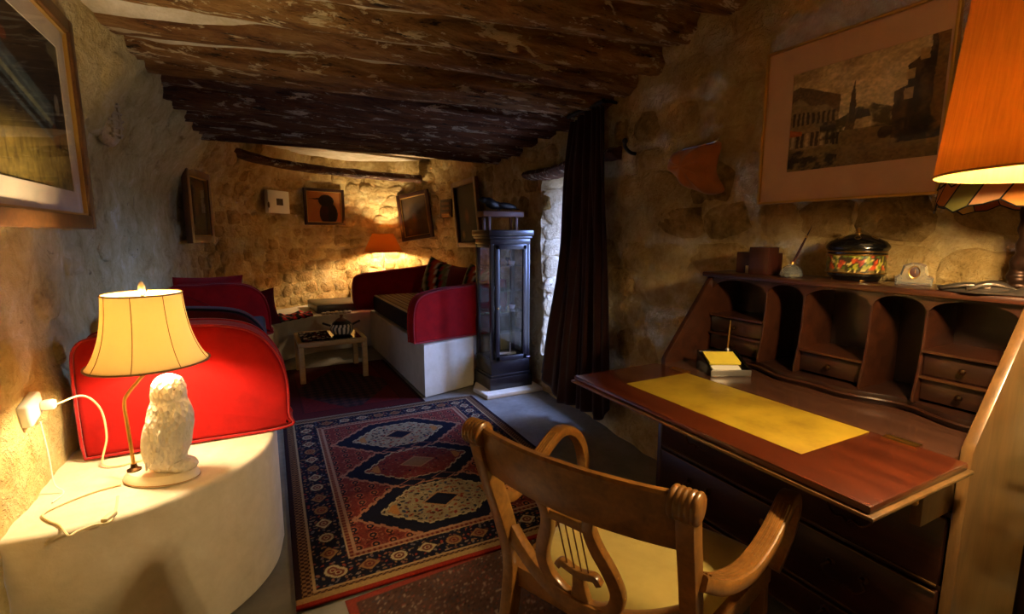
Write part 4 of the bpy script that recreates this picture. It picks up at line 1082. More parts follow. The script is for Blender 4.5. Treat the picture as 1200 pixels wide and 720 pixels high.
# beaded dark cloth
def ct(u, v): return Vector((tx0+.03+.25*u, ty0+.03+.42*v, tz+.006+.018*abs(sin(u*9+v*3))*sin(pi*u)*sin(pi*v)+.004*fbm(Vector((u*9, v*9, 3)))))
mb = MB().grid(ct, 40, 40); cols = []
for k, p in enumerate(mb.v):
    h1 = hsh(np.array(math.floor(p[0]/.016)), np.array(math.floor(p[1]/.022)), 2)
    cols.append((*(lin((.72,.64,.56)) if h1 > .86 else lin((.34,.08,.08)) if h1 > .7 else lin((.06,.045,.05))), 1))
o = mb.build('beaded_cloth', 'kilim', angle=180, cols=cols); sm = o.modifiers.new('thick', 'SOLIDIFY'); sm.thickness = .005; sm.offset = 1
tag(o, 'crumpled dark beaded cloth on the coffee table', 'cloth')
# black and white striped lidded pot
pc = (.645, 4.67, tz+.0006)
pot = thing('striped_pot', 'round black and white striped pot with handles on the coffee table', 'pot', pc)
prof = [(0,0),(.06,0),(.085,.015),(.10,.045),(.102,.07),(.09,.10),(.065,.125),(.045,.135)]
prof = [(p.x, p.y) for p in catmull([(a, b_, 0) for a, b_ in prof], 4)]
mb = MB().lathe(prof, 64, pc); cols = []
for k, p in enumerate(mb.v):
    a = math.atan2(p[1]-pc[1], p[0]-pc[0]); z = p[2]-pc[2]
    st = (a/(2*pi)*16+.25*sin(z*40)) % 1 < .5
    cols.append((*(lin((.86,.80,.68)) if st and .02 < z < .105 else lin((.05,.035,.035))), 1))
mb.build('pot_body', vcol('pot_glaze', .35, .5), pot, cols=cols)
MB().lathe([(.052,.130),(.054,.138),(.035,.152),(.014,.160),(.010,.168),(.018,.176),(.014,.186),(0,.19)], 28, pc).build('pot_lid', plain('pot_lid_brown', (.42,.22,.12), .35), pot)
for s_ in (-1, 1): MB().tube(catmull([(pc[0]+s_*.085, pc[1], pc[2]+.085), (pc[0]+s_*.13, pc[1], pc[2]+.105), (pc[0]+s_*.165, pc[1], pc[2]+.12)], 5), .010, 8).build('pot_handle', 'raven_black', pot)
# ================================================================== LAMPS
def point(name, loc, col, watts, rad=.036):
    l_ = bpy.data.lights.new(name, 'POINT'); l_.color = col; l_.energy = watts; l_.shadow_soft_size = rad
    o = bpy.data.objects.new(name, l_); COL.objects.link(o); o.location = loc; return o
def shade_shell(prof, n, c, th=.0012, sx=1.0):
    """thin double-walled lampshade skin: profile of (r, z) bottom to top"""
    P = list(prof)+[(r_-th, z_) for r_, z_ in reversed(prof)]
    return MB().lathe(P, n, c, closed=True)
def bulb_mat(name, col, st):
    m, nt, b = newmat(name); b.inputs['Emission Color'].default_value = (*col, 1); b.inputs['Emission Strength'].default_value = st; return m
WARM = (1.0, .77, .46); WARM2 = (1.0, .74, .38)
bulb_mat('bulb_glow', (1.0, .72, .38), 22)
shade_mat('cream_shade', (.94, .86, .66), .225); shade_mat('orange_shade', (.80, .57, .25), .19, .10); shade_mat('far_shade', (.78, .50, .18), .10)
plain('shade_trim', (.55,.41,.20), .6); plain('trim_gold', (.66,.46,.18), .5)
# ---- owl lamp on the near bench
OX, OY, OZ = -.322, 1.845, .502
m, nt, b = newmat('owl_ceramic'); b.inputs['Base Color'].default_value = (*lin((.90,.86,.78)), 1); b.inputs['Roughness'].default_value = .55
v = coords(nt, 'Object', (1,1,.6)); vo = N(nt, 'ShaderNodeTexVoronoi'); vo.inputs['Scale'].default_value = 90; nt.links.new(v, vo.inputs['Vector']); bump(nt, b, vo.outputs['Distance'], .9, .008)
plain('cream_ceramic', (.88,.82,.68), .35, var=.04)
ol = thing('owl_lamp', 'lit table lamp with cream bell shade and white owl base', 'lamp', (OX, OY, OZ), R(-YAW*180/pi), local=True)
# local: x to the right as seen from the desk, y away
MB().lathe([(0,0),(.112,0),(.116,.004),(.113,.014),(.104,.024),(.098,.030),(0,.030)], 40, (0,0,0), sx=1.0, sy=.62).build('base', 'cream_ceramic', ol)
MB().lathe([(.110,.002),(.1145,.004),(.112,.008),(.109,.006)], 40, (0,0,.0), sx=1.02, sy=.633, closed=True).build('base_edge', 'trim_gold', ol)
ox = .035
owl_r = [(0,.040,.034),(.02,.050,.042),(.05,.054,.046),(.09,.062,.053),(.14,.067,.057),(.18,.066,.055),(.215,.058,.050),(.235,.049,.046),(.255,.049,.047),(.28,.046,.044),(.30,.036,.035),(.312,.018,.018),(.316,.001,.001)]
mb = MB(); vs = []; fs = []; NS = 28
cv = catmull([(a, b_, c_) for a, b_, c_ in owl_r], 3)
for p in cv:
    z, a_, b_ = p
    lean_ = .010*sin(z*9)-.012*(1-z/.3)+.010*(z/.3)
    for k in range(NS):
        th = 2*pi*k/NS; x = cos(th)*a_; y = sin(th)*b_
        if x > 0 and .23 < z < .29: x *= 1.02-.10*abs(sin((z-.23)*50))*.3
        w_ = 1+.05*noise.noise(Vector((x*45, y*45, z*30)))+.03*noise.noise(Vector((x*110, y*110, z*60)))
        vs.append(Vector((ox+x*w_+lean_, y*w_, .030+z)))
for j_ in range(len(cv)-1):
    for k in range(NS): k2 = (k+1) % NS; fs.append((j_*NS+k, j_*NS+k2, (j_+1)*NS+k2, (j_+1)*NS+k))
fs.append(tuple((len(cv)-1)*NS+k for k in range(NS)))
owl = MB().add(vs, fs).build('owl', 'owl_ceramic', ol, angle=180)
for s_ in (-1, 1):                                            # folded wings
    mb = MB(); mb.ball((ox-.014, s_*.040, .140), (.044, .020, .098), 18, 14, Matrix.Rotation(R(12), 3, 'Y')); wg = mb.build('wing', 'owl_ceramic', owl, angle=180)
    for q_ in range(4):                                       # flight feathers
        MB().ball((ox-.030+.012*q_, s_*(.053+.001*q_), .100+.012*q_), (.008, .007, .055), 10, 8, Matrix.Rotation(R(14), 3, 'Y')).build('feather', 'owl_ceramic', wg, angle=180)
fdir = Matrix.Rotation(R(-12), 3, 'Z')                        # the face is turned along the bench
plain('owl_eye', (.45,.38,.30), .4)
for s_ in (-1, 1):
    MB().ball(Vector((ox+.010, 0, .300)) + fdir @ Vector((.039, s_*.019, 0)), (.006, .015, .016), 14, 10, fdir).build('eye_disc', 'owl_ceramic', owl)
    MB().ball(Vector((ox+.010, 0, .302)) + fdir @ Vector((.0455, s_*.017, 0)), (.0025, .0038, .0038), 10, 8, fdir).build('eye', 'owl_eye', owl)
MB().ball(Vector((ox+.012, 0, .286)) + fdir @ Vector((.048, 0, 0)), (.008, .006, .012), 10, 8, fdir @ Matrix.Rotation(R(25), 3, 'Y')).build('beak', 'owl_ceramic', owl)
MB().ball((ox-.035, 0, .060), (.022, .020, .050), 12, 8, Matrix.Rotation(R(18), 3, 'Y')).build('tail', 'owl_ceramic', owl)
MB().ball((ox+.030, 0, .046), (.052, .040, .026), 16, 10).build('perch', 'owl_ceramic', ol)
MB().lathe([(0,.030),(.020,.030),(.020,.035),(.010,.040),(.008,.052),(0,.052)], 18, (-.078,-.012,0)).build('stem_collar', 'brass_dark', ol)
pts = catmull([(-.078,-.012,.045),(-.082,-.012,.15),(-.085,-.012,.25),(-.072,-.008,.285),(-.035,-.002,.33),(-.012,0,.36),(-.004,0,.42)], 6)
MB().tube(pts, .0055, 10).build('stem', 'brass', ol)
MB().lathe([(0,.40),(.014,.40),(.015,.45),(0,.45)], 16, (0,0,0)).build('socket', 'brass', ol)
MB().ball((0,0,.482), (.020,.020,.024), 16, 12).build('bulb', 'bulb_glow', ol)
sp = [(.160,.382),(.153,.389),(.137,.418),(.122,.46),(.112,.505),(.106,.55),(.1025,.592),(.102,.600)]
sp = [(p.x, p.y) for p in catmull([(a, b_, 0) for a, b_ in sp], 3)]
sh_ = shade_shell(sp, 48, (0,0,0)).build('shade', 'cream_shade', ol, angle=180)
for r_, z_, t_ in ((.1605,.383,.004), (.1022,.599,.0035)):
    MB().tube([(r_*cos(2*pi*k/48), r_*sin(2*pi*k/48), z_) for k in range(48)], t_*.8, 8, closed=True).build('shade_trim', 'shade_trim', sh_)
for k in range(8):                                            # seams of the gores
    a = 2*pi*k/8+.35; MB().tube([(r_*1.004*cos(a), r_*1.004*sin(a), z_) for r_, z_ in sp], .0011, 5).build('seam', 'shade_trim', sh_)
mb = MB()
for k in range(3):
    a = 2*pi*k/3; mb.tube([(0,0,.585), (.101*cos(a), .101*sin(a), .597)], .0018, 6)
mb.tube([(0,0,.45),(.034,0,.49),(.030,0,.55),(0,0,.588)], .0018, 6); mb.build('harp', 'brass', sh_)
MB().lathe([(0,.588),(.006,.588),(.004,.598),(.010,.606),(.009,.622),(.005,.634),(0,.638)], 14, (0,0,0)).build('finial', 'cream_ceramic', sh_)
point('owl_lamp_light', (OX, OY, OZ+.485), WARM, 38.0)
# cord and outlet
plain('cord_cream', (.84,.76,.56), .5)
cp = [on_z(142,568,.505), on_z(122,573,.505), on_z(100,580,.505), on_z(70,592,.505), on_z(50,603,.505), on_z(58,611,.505), on_z(70,616,.505), on_z(80,628,.506)]
cp += [Vector((-.47,1.585,.506)), Vector((-.44,1.60,.506)), on_z(128,612,.507), on_z(136,596,.507), on_z(138,582,.507)]
o = MB().tube(catmull(cp, 7), .0032, 7).build('lamp_cord', 'cord_cream'); tag(o, 'cream flex of the owl lamp looped along the bench edge', 'cord')
MB().box(on_z(128,606,.512), (.018, .045, .014), Matrix.Rotation(R(-20), 3, 'Z'), r=.004).build('switch', 'cord_cream', o)
m = wall_point(min(range(iL), key=lambda i: abs(WP[i].y-1.90)), .75)
ou = thing('wall_outlet', 'white wall socket with plug on the lit plaster beside the bench', 'socket', (m.x, 1.90, .75))
plain('white_plastic', (.88,.87,.82), .4)
xo = m.x+.012
MB().box((xo, 1.90, .765), (.030, .105, .072), Matrix.Rotation(R(12), 3, 'X'), r=.009, seg=3).build('socket_box', 'white_plastic', ou)
MB().box((xo+.032, 1.930, .765), (.036, .030, .030), r=.008).build('plug', 'white_plastic', ou)
cp = [Vector((xo+.048,1.935,.762)), Vector((xo+.10,1.99,.765)), Vector((xo+.13,2.03,.70)), Vector((xo+.135,2.035,.60)), Vector((xo+.12,2.02,.52)), Vector((xo+.16,2.0,.506)), Vector((xo+.25,2.02,.506)), Vector((-.28,2.02,.506)), Vector((-.29,1.95,.506))]
o = MB().tube(catmull(cp, 7), .0032, 7).build('power_flex', 'cord_cream'); tag(o, 'cream flex hanging from the wall socket down to the bench', 'cord')
cp = [Vector((xo+.024,1.88,.73)), Vector((xo+.03,1.885,.62)), Vector((xo+.035,1.88,.53)), Vector((xo+.06,1.86,.506)), Vector((xo+.05,1.80,.506))]
o = MB().tube(catmull(cp, 6), .0022, 6).build('thin_wire', 'white_plastic'); tag(o, 'thin white wire running straight down below the wall socket', 'wire')

# ---- orange floor lamp beside the desk (only its shade reaches the picture)
FX, FY, FZ = 1.24, .30, 1.385
fl_ = thing('floor_lamp', 'tall lamp with large orange silk shade beside the bureau desk', 'lamp', (FX, FY, 0.009))
MB().lathe([(0,.0),(.13,.0),(.13,.012),(.05,.022),(.016,.04),(.012,.06),(0,.06)], 32, (FX,FY,.009)).build('base', 'brass_dark', fl_)
MB().tube([(FX,FY,.05),(FX,FY,.75),(FX,FY,1.45)], .011, 12).build('pole', 'brass_dark', fl_)
sp = [(.205-.030*t, FZ+.40*t) for t in [k/8 for k in range(9)]]
sh_ = shade_shell(sp, 64, (FX,FY,0)).build('shade', 'orange_shade', fl_, angle=180)
for r_, z_ in ((.2055,FZ+.001),(.1745,FZ+.399)): MB().tube([(FX+r_*cos(2*pi*k/64), FY+r_*sin(2*pi*k/64), z_) for k in range(64)], .0022, 6, closed=True).build('shade_trim', 'trim_gold', sh_)
MB().ball((FX,FY,FZ+.035), (.022,.022,.026), 14, 10).build('bulb', 'bulb_glow', fl_)
mb = MB()
for k in range(3): a = 2*pi*k/3+.5; mb.tube([(FX,FY,FZ+.38),(FX+.175*cos(a),FY+.175*sin(a),FZ+.398)], .002, 6)
mb.tube([(FX,FY,FZ+.06),(FX,FY,FZ+.38)], .003, 6); mb.build('shade_carrier', 'brass_dark', sh_)
point('floor_lamp_light', (FX, FY, FZ+.035), WARM2, 78.0)

# ---- small lamp on the far ledge
GX, GY, GZ = 1.435, 6.37, .563
gl = thing('far_lamp', 'small lit lamp with orange cone shade in the far corner', 'lamp', (GX, GY, GZ))
MB().lathe([(0,0),(.07,0),(.075,.01),(.05,.03),(.065,.09),(.07,.15),(.05,.21),(.02,.25),(.014,.30),(.012,.50),(0,.50)], 28, (GX,GY,GZ)).build('base', 'cream_ceramic', gl)
sp = [(.242-.112*t, 1.058+.235*t) for t in [k/6 for k in range(7)]]
sh_ = shade_shell(sp, 40, (GX,GY,0)).build('shade', 'far_shade', gl, angle=180)
MB().tube([(GX+.2425*cos(2*pi*k/40), GY+.2425*sin(2*pi*k/40), 1.062) for k in range(40)], .003, 6, closed=True).build('shade_trim', 'trim_gold', sh_)
mb = MB()
for k in range(3): a = 2*pi*k/3; mb.tube([(GX,GY,1.28),(GX+.14*cos(a),GY+.14*sin(a),1.294)], .002, 6)
mb.tube([(GX,GY,1.06),(GX,GY,1.285)], .003, 6); mb.build('shade_carrier', 'brass', sh_)
MB().ball((GX,GY,1.15), (.020,.020,.024), 14, 10).build('bulb', 'bulb_glow', gl)
point('far_lamp_light', (GX, GY, 1.15), WARM, 62.0)
# things beside the far lamp
tag(MB().box((1.22, 5.86, .60), (.26, .09, .07), Matrix.Rotation(R(6), 3, 'Z'), r=.008).build('dark_case', 'black_gloss'), 'small black case on the ledge next to the far orange lamp', 'case')
vs_ = MB().lathe([(0,0),(.04,0),(.042,.005),(.008,.02),(.006,.14),(.05,.30),(.075,.36),(.072,.36),(.045,.30),(.004,.15)], 24, (1.13, 6.05, .563)).build('glass_vase', 'crystal')
tag(vs_, 'flared clear glass vase beside the far orange lamp', 'vase')

# ---- stained glass lamp on the desk
TX, TY = 1.745, .52
tl = thing('stained_glass_lamp', 'stained glass lamp with bronze tree stem and leafy base on the desk', 'lamp', (TX, TY, TOP))
plain('bronze', (.42,.38,.34), .32, .85, var=.25, scale=20, bmp=.4, bscale=40); plain('bronze_dark', (.20,.13,.09), .38, .8, var=.3, scale=18, bmp=.5, bscale=50)
plain('lead_came', (.06,.05,.045), .5, .5)
mb = MB()                                                     # spreading wave-like base
def basefn(u, v):
    a = 2*pi*u; lob = 1+.22*sin(3*a+.6)+.08*sin(7*a); r_ = v*.125*lob
    sxb = .62 if cos(a) > 0 else .62
    z = .004+.028*(1-v)**1.4+.012*(1-v*v)*sin(5*a+4*v)*v
    return Vector((TX+r_*cos(a)*sxb, TY+r_*sin(a)*1.05+.02*v, TOP+max(.0015, z if v < .98 else .0015)))
mb.grid(basefn, 56, 14, flip=True); mb.build('base', 'bronze', tl, angle=180)
for q, (ya, yb_, hh) in enumerate(((.02,.155,.022),(-.01,.10,.030),(-.03,-.13,.026))):
    pts = catmull([(TX-.01, TY+ya, TOP+.012), (TX-.03+.01*q, TY+(ya+yb_)/2, TOP+hh*.9), (TX-.035, TY+yb_*.92, TOP+hh*.35), (TX-.04, TY+yb_, TOP+.010)], 7)
    n_ = len(pts); MB().tube(pts, [(.006+.030*sin(pi*k/(n_-1))**.8, .002+.006*sin(pi*k/(n_-1))) for k in range(n_)], 10).build('leaf', 'bronze', tl, angle=180)
pts = catmull([(TX, TY, TOP+.01), (TX+.012, TY+.008, TOP+.06), (TX-.008, TY-.006, TOP+.13), (TX+.008, TY+.004, TOP+.20), (TX, TY, TOP+.28), (TX, TY, TOP+.36)], 8)
n_ = len(pts); MB().tube(pts, [.026*(1-.55*k/n_)*(1+.12*sin(k*1.3)) for k in range(n_)], 14).build('stem', 'bronze_dark', tl, angle=180)
def tz_(v): return TOP+.235+.13*sin(v*pi/2)-.0
PAN = [('amber', (.80,.52,.24)), ('pink', (.80,.52,.36)), ('olive', (.58,.54,.28)), ('rust', (.66,.34,.18)), ('peach', (.84,.62,.42)), ('cream', (.84,.74,.50))]
for nm, c in PAN: shade_mat('glass_'+nm, c, .5)
rnd = random.Random(7); NG = 20; NR = 4; SR = .192
shd = MB()
def tp(i, r_):
    a = 2*pi*i/NG; v = r_/NR; rad_ = SR*cos(v*pi/2*.86); zz = TOP+.238+.135*sin(v*pi/2)
    if r_ == 0: zz -= .020*(1+sin(i*2.4))*.5+.008*(1 if int(round(i*2)) % 2 else 0); rad_ *= 1+.03*sin(i*1.7)
    return Vector((TX+rad_*cos(a), TY+rad_*sin(a), zz))
came = MB()
first = None
shade_ob = None
quads = []
for r_ in range(NR):
    off = .5*(r_ % 2); step = 1 if r_ < 2 else 2
    for i in range(0, NG, step):
        a = tp(i+off, r_); b_ = tp(i+off+step*.5, r_-.0 if r_ == 0 else r_-.28); c = tp(i+off+step, r_); d = tp(i+off+step+.5*(1), r_+1); e = tp(i+off+.5, r_+1)
        quads.append([a, b_, c, d, e])
for q in quads:
    for p, p2 in zip(q, q[1:]+q[:1]): came.tube([p, p2], .0022, 5)
shade_ob = came.build('shade_leading', 'lead_came', tl)
for q in quads:
    cen = sum(q, Vector())/len(q); q2 = [p.lerp(cen, .02) for p in q]; nrm = (q2[1]-q2[0]).cross(q2[-1]-q2[0]).normalized()*.0012
    m_ = MB(); k = len(q2); m_.add([p+nrm for p in q2]+[cen+nrm*1.2]+[p-nrm for p in q2]+[cen-nrm*1.2], [(i, (i+1) % k, k) for i in range(k)]+[(k+1+(i+1) % k, k+1+i, 2*k+1) for i in range(k)]+[(i, k+1+i, k+1+(i+1) % k, (i+1) % k) for i in range(k)])
    m_.build('glass_pane', 'glass_'+rnd.choice(PAN)[0], shade_ob, smooth=False)
MB().lathe([(.045,.365),(.05,.372),(.03,.385),(.008,.392),(.010,.405),(0,.412)], 20, (TX,TY,TOP)).build('shade_cap', 'bronze_dark', tl)

# ================================================================== PICTURES
vcol('picture_print', .7, .3); thin_glass('picture_glass', (1,1,1), .06, .03)
wood('frame_gold', (.25,.15,.07), (.42,.27,.12), .4, (6,6,6), 3); wood('frame_dark', (.13,.06,.035), (.24,.12,.06), .35, (6,6,6), 3)
wood('frame_brown', (.30,.17,.08), (.45,.27,.13), .4, (6,6,6), 3); plain('gilt_thin', (.74,.58,.28), .4, .6)
plain('mat_board', (.84,.77,.66), .9, var=.03); plain('mat_pink', (.78,.62,.48), .9, var=.03); plain('backing', (.25,.2,.15), .9)
def picture(name, label, M, w_, h_, fw, fd, fmat, mat_w, mmat, paint, nx=80, ny=80, glass=True, lip=True, cat='picture', group=None, inner=None):
    """local x right, y up, z out of the wall, origin at the centre of the back"""
    t = thing(name, label, cat, M.to_translation(), local=True, group=group); t.rotation_euler = M.to_euler()
    def bar(x, y, sx_, sy_, z0=0, dz=fd, b_=.004): return ((x, y, z0+dz/2), (sx_, sy_, dz))
    mb = MB()
    for x in (-1, 1): c, d = bar(x*(w_/2-fw/2), 0, fw, h_); mb.box(c, d, r=min(.006, fw*.3))
    for y in (-1, 1): c, d = bar(0, y*(h_/2-fw/2), w_-2*fw+.002, fw); mb.box(c, d, r=min(.006, fw*.3))
    f = mb.build('frame', fmat, t)
    if lip:
        mb = MB()
        for x in (-1, 1): mb.box((x*(w_/2-fw-.003), 0, fd*.45), (.008, h_-2*fw, fd*.5))
        for y in (-1, 1): mb.box((0, y*(h_/2-fw-.003), fd*.45), (w_-2*fw, .008, fd*.5))
        mb.build('frame_lip', 'gilt_thin', f)
    MB().box((0, 0, .003), (w_-fw, h_-fw, .005)).build('backing', 'backing', t)
    iw, ih = w_-2*fw, h_-2*fw
    if mat_w is not None:
        ml, mr, mbm, mtp = mat_w; mb = MB(); z = max(.0088, fd*.30)
        mb.box((-iw/2+ml/2, 0, z), (ml, ih, .003)); mb.box((iw/2-mr/2, 0, z), (mr, ih, .003))
        mb.box(((ml-mr)/2, -ih/2+mbm/2, z), (iw-ml-mr, mbm, .003)); mb.box(((ml-mr)/2, ih/2-mtp/2, z), (iw-ml-mr, mtp, .003))
        mb.build('mat', mmat, t)
        px, py, pw, ph = (ml-mr)/2, (mbm-mtp)/2, iw-ml-mr, ih-mbm-mtp
    else: px, py, pw, ph = 0, 0, iw, ih
    u, v = np.meshgrid(np.linspace(0, 1, nx+1), np.linspace(0, 1, ny+1))
    me, _, _ = gridmesh(nx, ny, pw+.004, ph+.004, np.clip(paint(u, v), 0, 1)**2.2, 'artwork', max(.0066, fd*.22)); me.materials.append(MATS['picture_print'])
    o = bpy.data.objects.new('artwork', me); COL.objects.link(o); o.parent = t; o.location = (px, py, 0)
    if glass: MB().box((0, 0, fd*.5), (iw+.004, ih+.004, .002)).build('glass_pane', 'picture_glass', t, smooth=False)
    return t
def frameM(c, n, roll=0.0, tilt=0.0):
    n = Vector(n).normalized(); z = n; x = Vector((0,0,1)).cross(z).normalized(); y = z.cross(x)
    M = Matrix((x, y, z)).transposed().to_4x4(); return Matrix.Translation(c) @ M @ Matrix.Rotation(roll, 4, 'Z') @ Matrix.Rotation(tilt, 4, 'X')
def npn(u, v, sc, seed=0, o=4):
    """cheap value noise on arrays, 0..1"""
    r_ = np.zeros_like(u); amp = .5; tot = 0
    for k in range(o):
        f = sc*2**k; x, y = u*f, v*f; i, j = np.floor(x), np.floor(y); a, b_ = x-i, y-j; a = a*a*(3-2*a); b_ = b_*b_*(3-2*b_)
        h = lambda p, q: hsh(p, q, seed+k*7)
        r_ += amp*((h(i, j)*(1-a)+h(i+1, j)*a)*(1-b_)+(h(i, j+1)*(1-a)+h(i+1, j+1)*a)*b_); tot += amp; amp *= .5
    return r_/tot
def lay(C, m, c, a=1.0):
    m = np.clip(m, 0, 1)[..., None]*a; C[:] = C*(1-m)+np.array(c)*m
def street(u, v):
    u = u+.016*(npn(u, v, 14, 21, 3)-.5); v = v+.020*(npn(u, v, 14, 22, 3)-.5)
    C = np.empty(u.shape+(3,)); n1 = npn(u, v, 4, 1, 5); n2 = npn(u*3-v, v*3, 6, 2, 4); ns = npn(u*1.5+v*.6, v*3-u, 5, 9, 5)
    for k, (a, b_) in enumerate(((.36,.76),(.29,.66),(.18,.48))): C[..., k] = a+(b_-a)*np.clip(.95-.5*np.abs(v-.45)+.9*(ns-.5)-.1, 0, 1)
    S = lambda a, b_, x: np.clip((x-a)/(b_-a), 0, 1)
    lay(C, (u > .55)*S(.30, .5, v)*S(.2, .5, npn(u-v, v+u, 5, 12)), (.72,.62,.44), .5)
    # road
    hz = .34
    lay(C, (v < hz+.0*u), (.44,.36,.22)); lay(C, (v < hz)*n2, (.30,.24,.14), .6)
    # left row of houses
    top = .86-.62*np.abs(u-.06)**1.0*.9; roof = (u < .37) & (v < top) & (v > .22-.0)
    lay(C, roof.astype(float), (.50,.42,.28)); lay(C, roof*n2, (.34,.26,.16), .6)
    lay(C, ((u < .37) & (v < top) & (v > top-.14+.02*np.sin(u*30))).astype(float), (.33,.25,.16), .85)
    for k in range(9):
        uc = .03+.038*k; wv = (np.abs(u-uc) < .010) & (v > .46-.0*k) & (v < .60-.12*uc); lay(C, wv.astype(float), (.20,.15,.09), .85)
        wv = (np.abs(u-uc) < .012) & (v > .24) & (v < .38); lay(C, wv.astype(float), (.18,.13,.08) if k % 3 else (.62,.52,.36), .8)
    lay(C, ((u < .10) & (v > .36) & (v < .43-.3*u)).astype(float), (.62,.30,.12), .9)
    lay(C, ((u > .24) & (u < .36) & (v > .28) & (v < .46)).astype(float)*S(.3, .6, npn(u, v, 18, 4)), (.17,.12,.08), .9)
    # church with spire, trees and far cottages
    lay(C, S(.38, .52, npn(u, v, 9, 5))*(np.abs(u-.55) < .20)*(v > .33)*(v < .56-.5*np.abs(u-.56)), (.25,.21,.10), .95)
    lay(C, ((np.abs(u-.475) < .055-.03*(v > .5)) & (v > .34) & (v < .52)).astype(float), (.34,.26,.16))
    lay(C, ((np.abs(u-.46) < .022*(1-S(.56, .80, v))) & (v > .4) & (v < .80)).astype(float), (.27,.20,.12))
    lay(C, ((np.abs(u-.53) < .045) & (v > .34) & (v < .44)).astype(float), (.60,.50,.33), .8)
    lay(C, ((np.abs(u-.53) < .055-.3*(v-.43)) & (v > .43) & (v < .50)).astype(float), (.24,.17,.1), .9)
    # tall dark house on the right
    edge = .74-.10*S(.5, 1.0, v)*0+.06*(v < .5); lx_ = .735+.10*(1-S(.25, .98, v)*1.0)*0
    rh = (((u > .715) & (v < .60+.45*(u-.715))) | ((u > .785) & (v < .80+.9*(u-.785))) | (u > .90)) & (v > .20); lay(C, rh.astype(float), (.30,.22,.13)); lay(C, rh*S(.35, .65, npn(u*2, v*.7, 9, 6)), (.15,.10,.06), .85)
    for (a, b_) in ((.80,.72),(.80,.56),(.87,.86)): lay(C, ((np.abs(u-a) < .025) & (np.abs(v-b_) < .045)).astype(float), (.62,.50,.32), .9)
    lay(C, ((u > .93) & (v > .12)).astype(float), (.46,.34,.17), .7)
    lay(C, ((u > .70) & (v > .16) & (v < .36)).astype(float)*S(.35, .6, npn(u, v, 14, 7)), (.13,.09,.06), .9)
    # carriage, kerbs and small figures
    lay(C, (((u-.68)/.045)**2+((v-.27)/.055)**2 < 1).astype(float), (.22,.16,.1), .9)
    for uc in (.345, .37, .80, .83): lay(C, ((np.abs(u-uc) < .010) & (v > .22) & (v < .34)).astype(float), (.15,.10,.07), .9)
    lay(C, (v < .22-.35*np.abs(u-.10))*(u < .38)*S(.4, .6, n2), (.16,.12,.08), .9)
    C *= (.85+.36*npn(u, v, 60, 8, 2))[..., None]*1.15; return C
def field_scene(u, v):
    C = np.empty(u.shape+(3,)); n1 = npn(u*4, v*1.2, 8, 3, 5); n2 = npn(u, v, 6, 4, 4)
    C[:] = (.13,.10,.07); lay(C, n2, (.22,.16,.10), .5)
    lay(C, (v < .80)*(v > .70)*.6, (.20,.15,.09))
    S = lambda a, b_, x: np.clip((x-a)/(b_-a), 0, 1)
    lay(C, S(.42, .22, v+.12*(n1-.5)), (.46,.38,.16)); lay(C, S(.42, .22, v)*n1, (.62,.54,.26), .8); lay(C, (v < .3)*S(.5, .8, npn(u*6, v, 9, 8)), (.28,.22,.08), .7)
    # old cart or boat shape running down to the right
    e = v-(.60-.42*(u-.45)); lay(C, ((np.abs(e) < .13) & (u > .2) & (u < .90)).astype(float), (.25,.28,.29)); lay(C, S(.55, .8, npn(u*5, v*2, 7, 13))*(np.abs(e) < .13)*(u > .2)*(u < .9), (.12,.12,.11), .7); lay(C, ((np.abs(e+.015-.02*npn(u, v, 9, 14)) < .018) & (u > .2) & (u < .86)).astype(float), (.48,.46,.36), .8)
    lay(C, ((np.abs(e-.06) < .014) & (u > .2) & (u < .8)).astype(float), (.34,.36,.36), .8); lay(C, ((np.abs(e+.08) < .02) & (u > .2) & (u < .84)).astype(float), (.12,.1,.08))
    lay(C, ((np.abs(u-.89) < .025) & (v > .28) & (v < .70)).astype(float), (.10,.07,.05)); lay(C, (((u-.92)/.03)**2+((v-.58)/.07)**2 < 1).astype(float), (.52,.50,.44), .8)
    lay(C, (((u-.86)/.04)**2+((v-.36)/.08)**2 < 1).astype(float), (.30,.14,.07), .8); lay(C, (((u-.42)/.05)**2+((v-.80)/.04)**2 < 1).astype(float), (.45,.20,.10), .7)
    C *= (.8+.4*npn(u, v, 40, 5, 3))[..., None]; return C
def bird(u, v):
    C = np.empty(u.shape+(3,)); C[:] = (.60,.36,.17); lay(C, npn(u, v, 4, 6), (.70,.46,.22), .6)
    head = ((u-.56)/.22)**2+((v-.70)/.20)**2 < 1; body = ((u-.62)/.26)**2+((v-.28)/.38)**2 < 1
    beak = (np.abs(v-.755+.02*(.36-u)) < .035*np.clip((u-.08)/.3, 0, 1)) & (u > .08) & (u < .45)
    lay(C, body.astype(float), (.20,.08,.06)); lay(C, (body & (u > .60)).astype(float), (.10,.05,.06)); lay(C, head.astype(float), (.09,.05,.06)); lay(C, beak.astype(float), (.12,.06,.04))
    lay(C, (((u-.50)/.12)**2+((v-.42)/.12)**2 < 1).astype(float), (.24,.08,.06), .8); return C
def portrait(seed, c1, c2):
    def f(u, v):
        C = np.empty(u.shape+(3,)); C[:] = c1; lay(C, npn(u, v, 4, seed), c2, .7)
        lay(C, np.clip(1.2-((u-.5)/.26)**2-((v-.42)/.42)**2, 0, 1), (.16,.10,.05), .8); lay(C, np.clip(1-((u-.46)/.12)**2-((v-.46)/.16)**2, 0, 1), (.46,.24,.08), .6)
        lay(C, np.clip(1-((u-.22)/.1)**2-((v-.14)/.1)**2, 0, 1), (.52,.40,.20), .7); return C
    return f
# street print on the right wall
picture('street_print', 'sepia street scene with church spire in wide pale mat above the desk', frameM((1.922, 1.0995, 1.706), (-1, 0, 0)), .634, .602, .010, .022, 'gilt_thin', (.108,.010,.112,.100), 'mat_pink', street, 220, 170, lip=False)
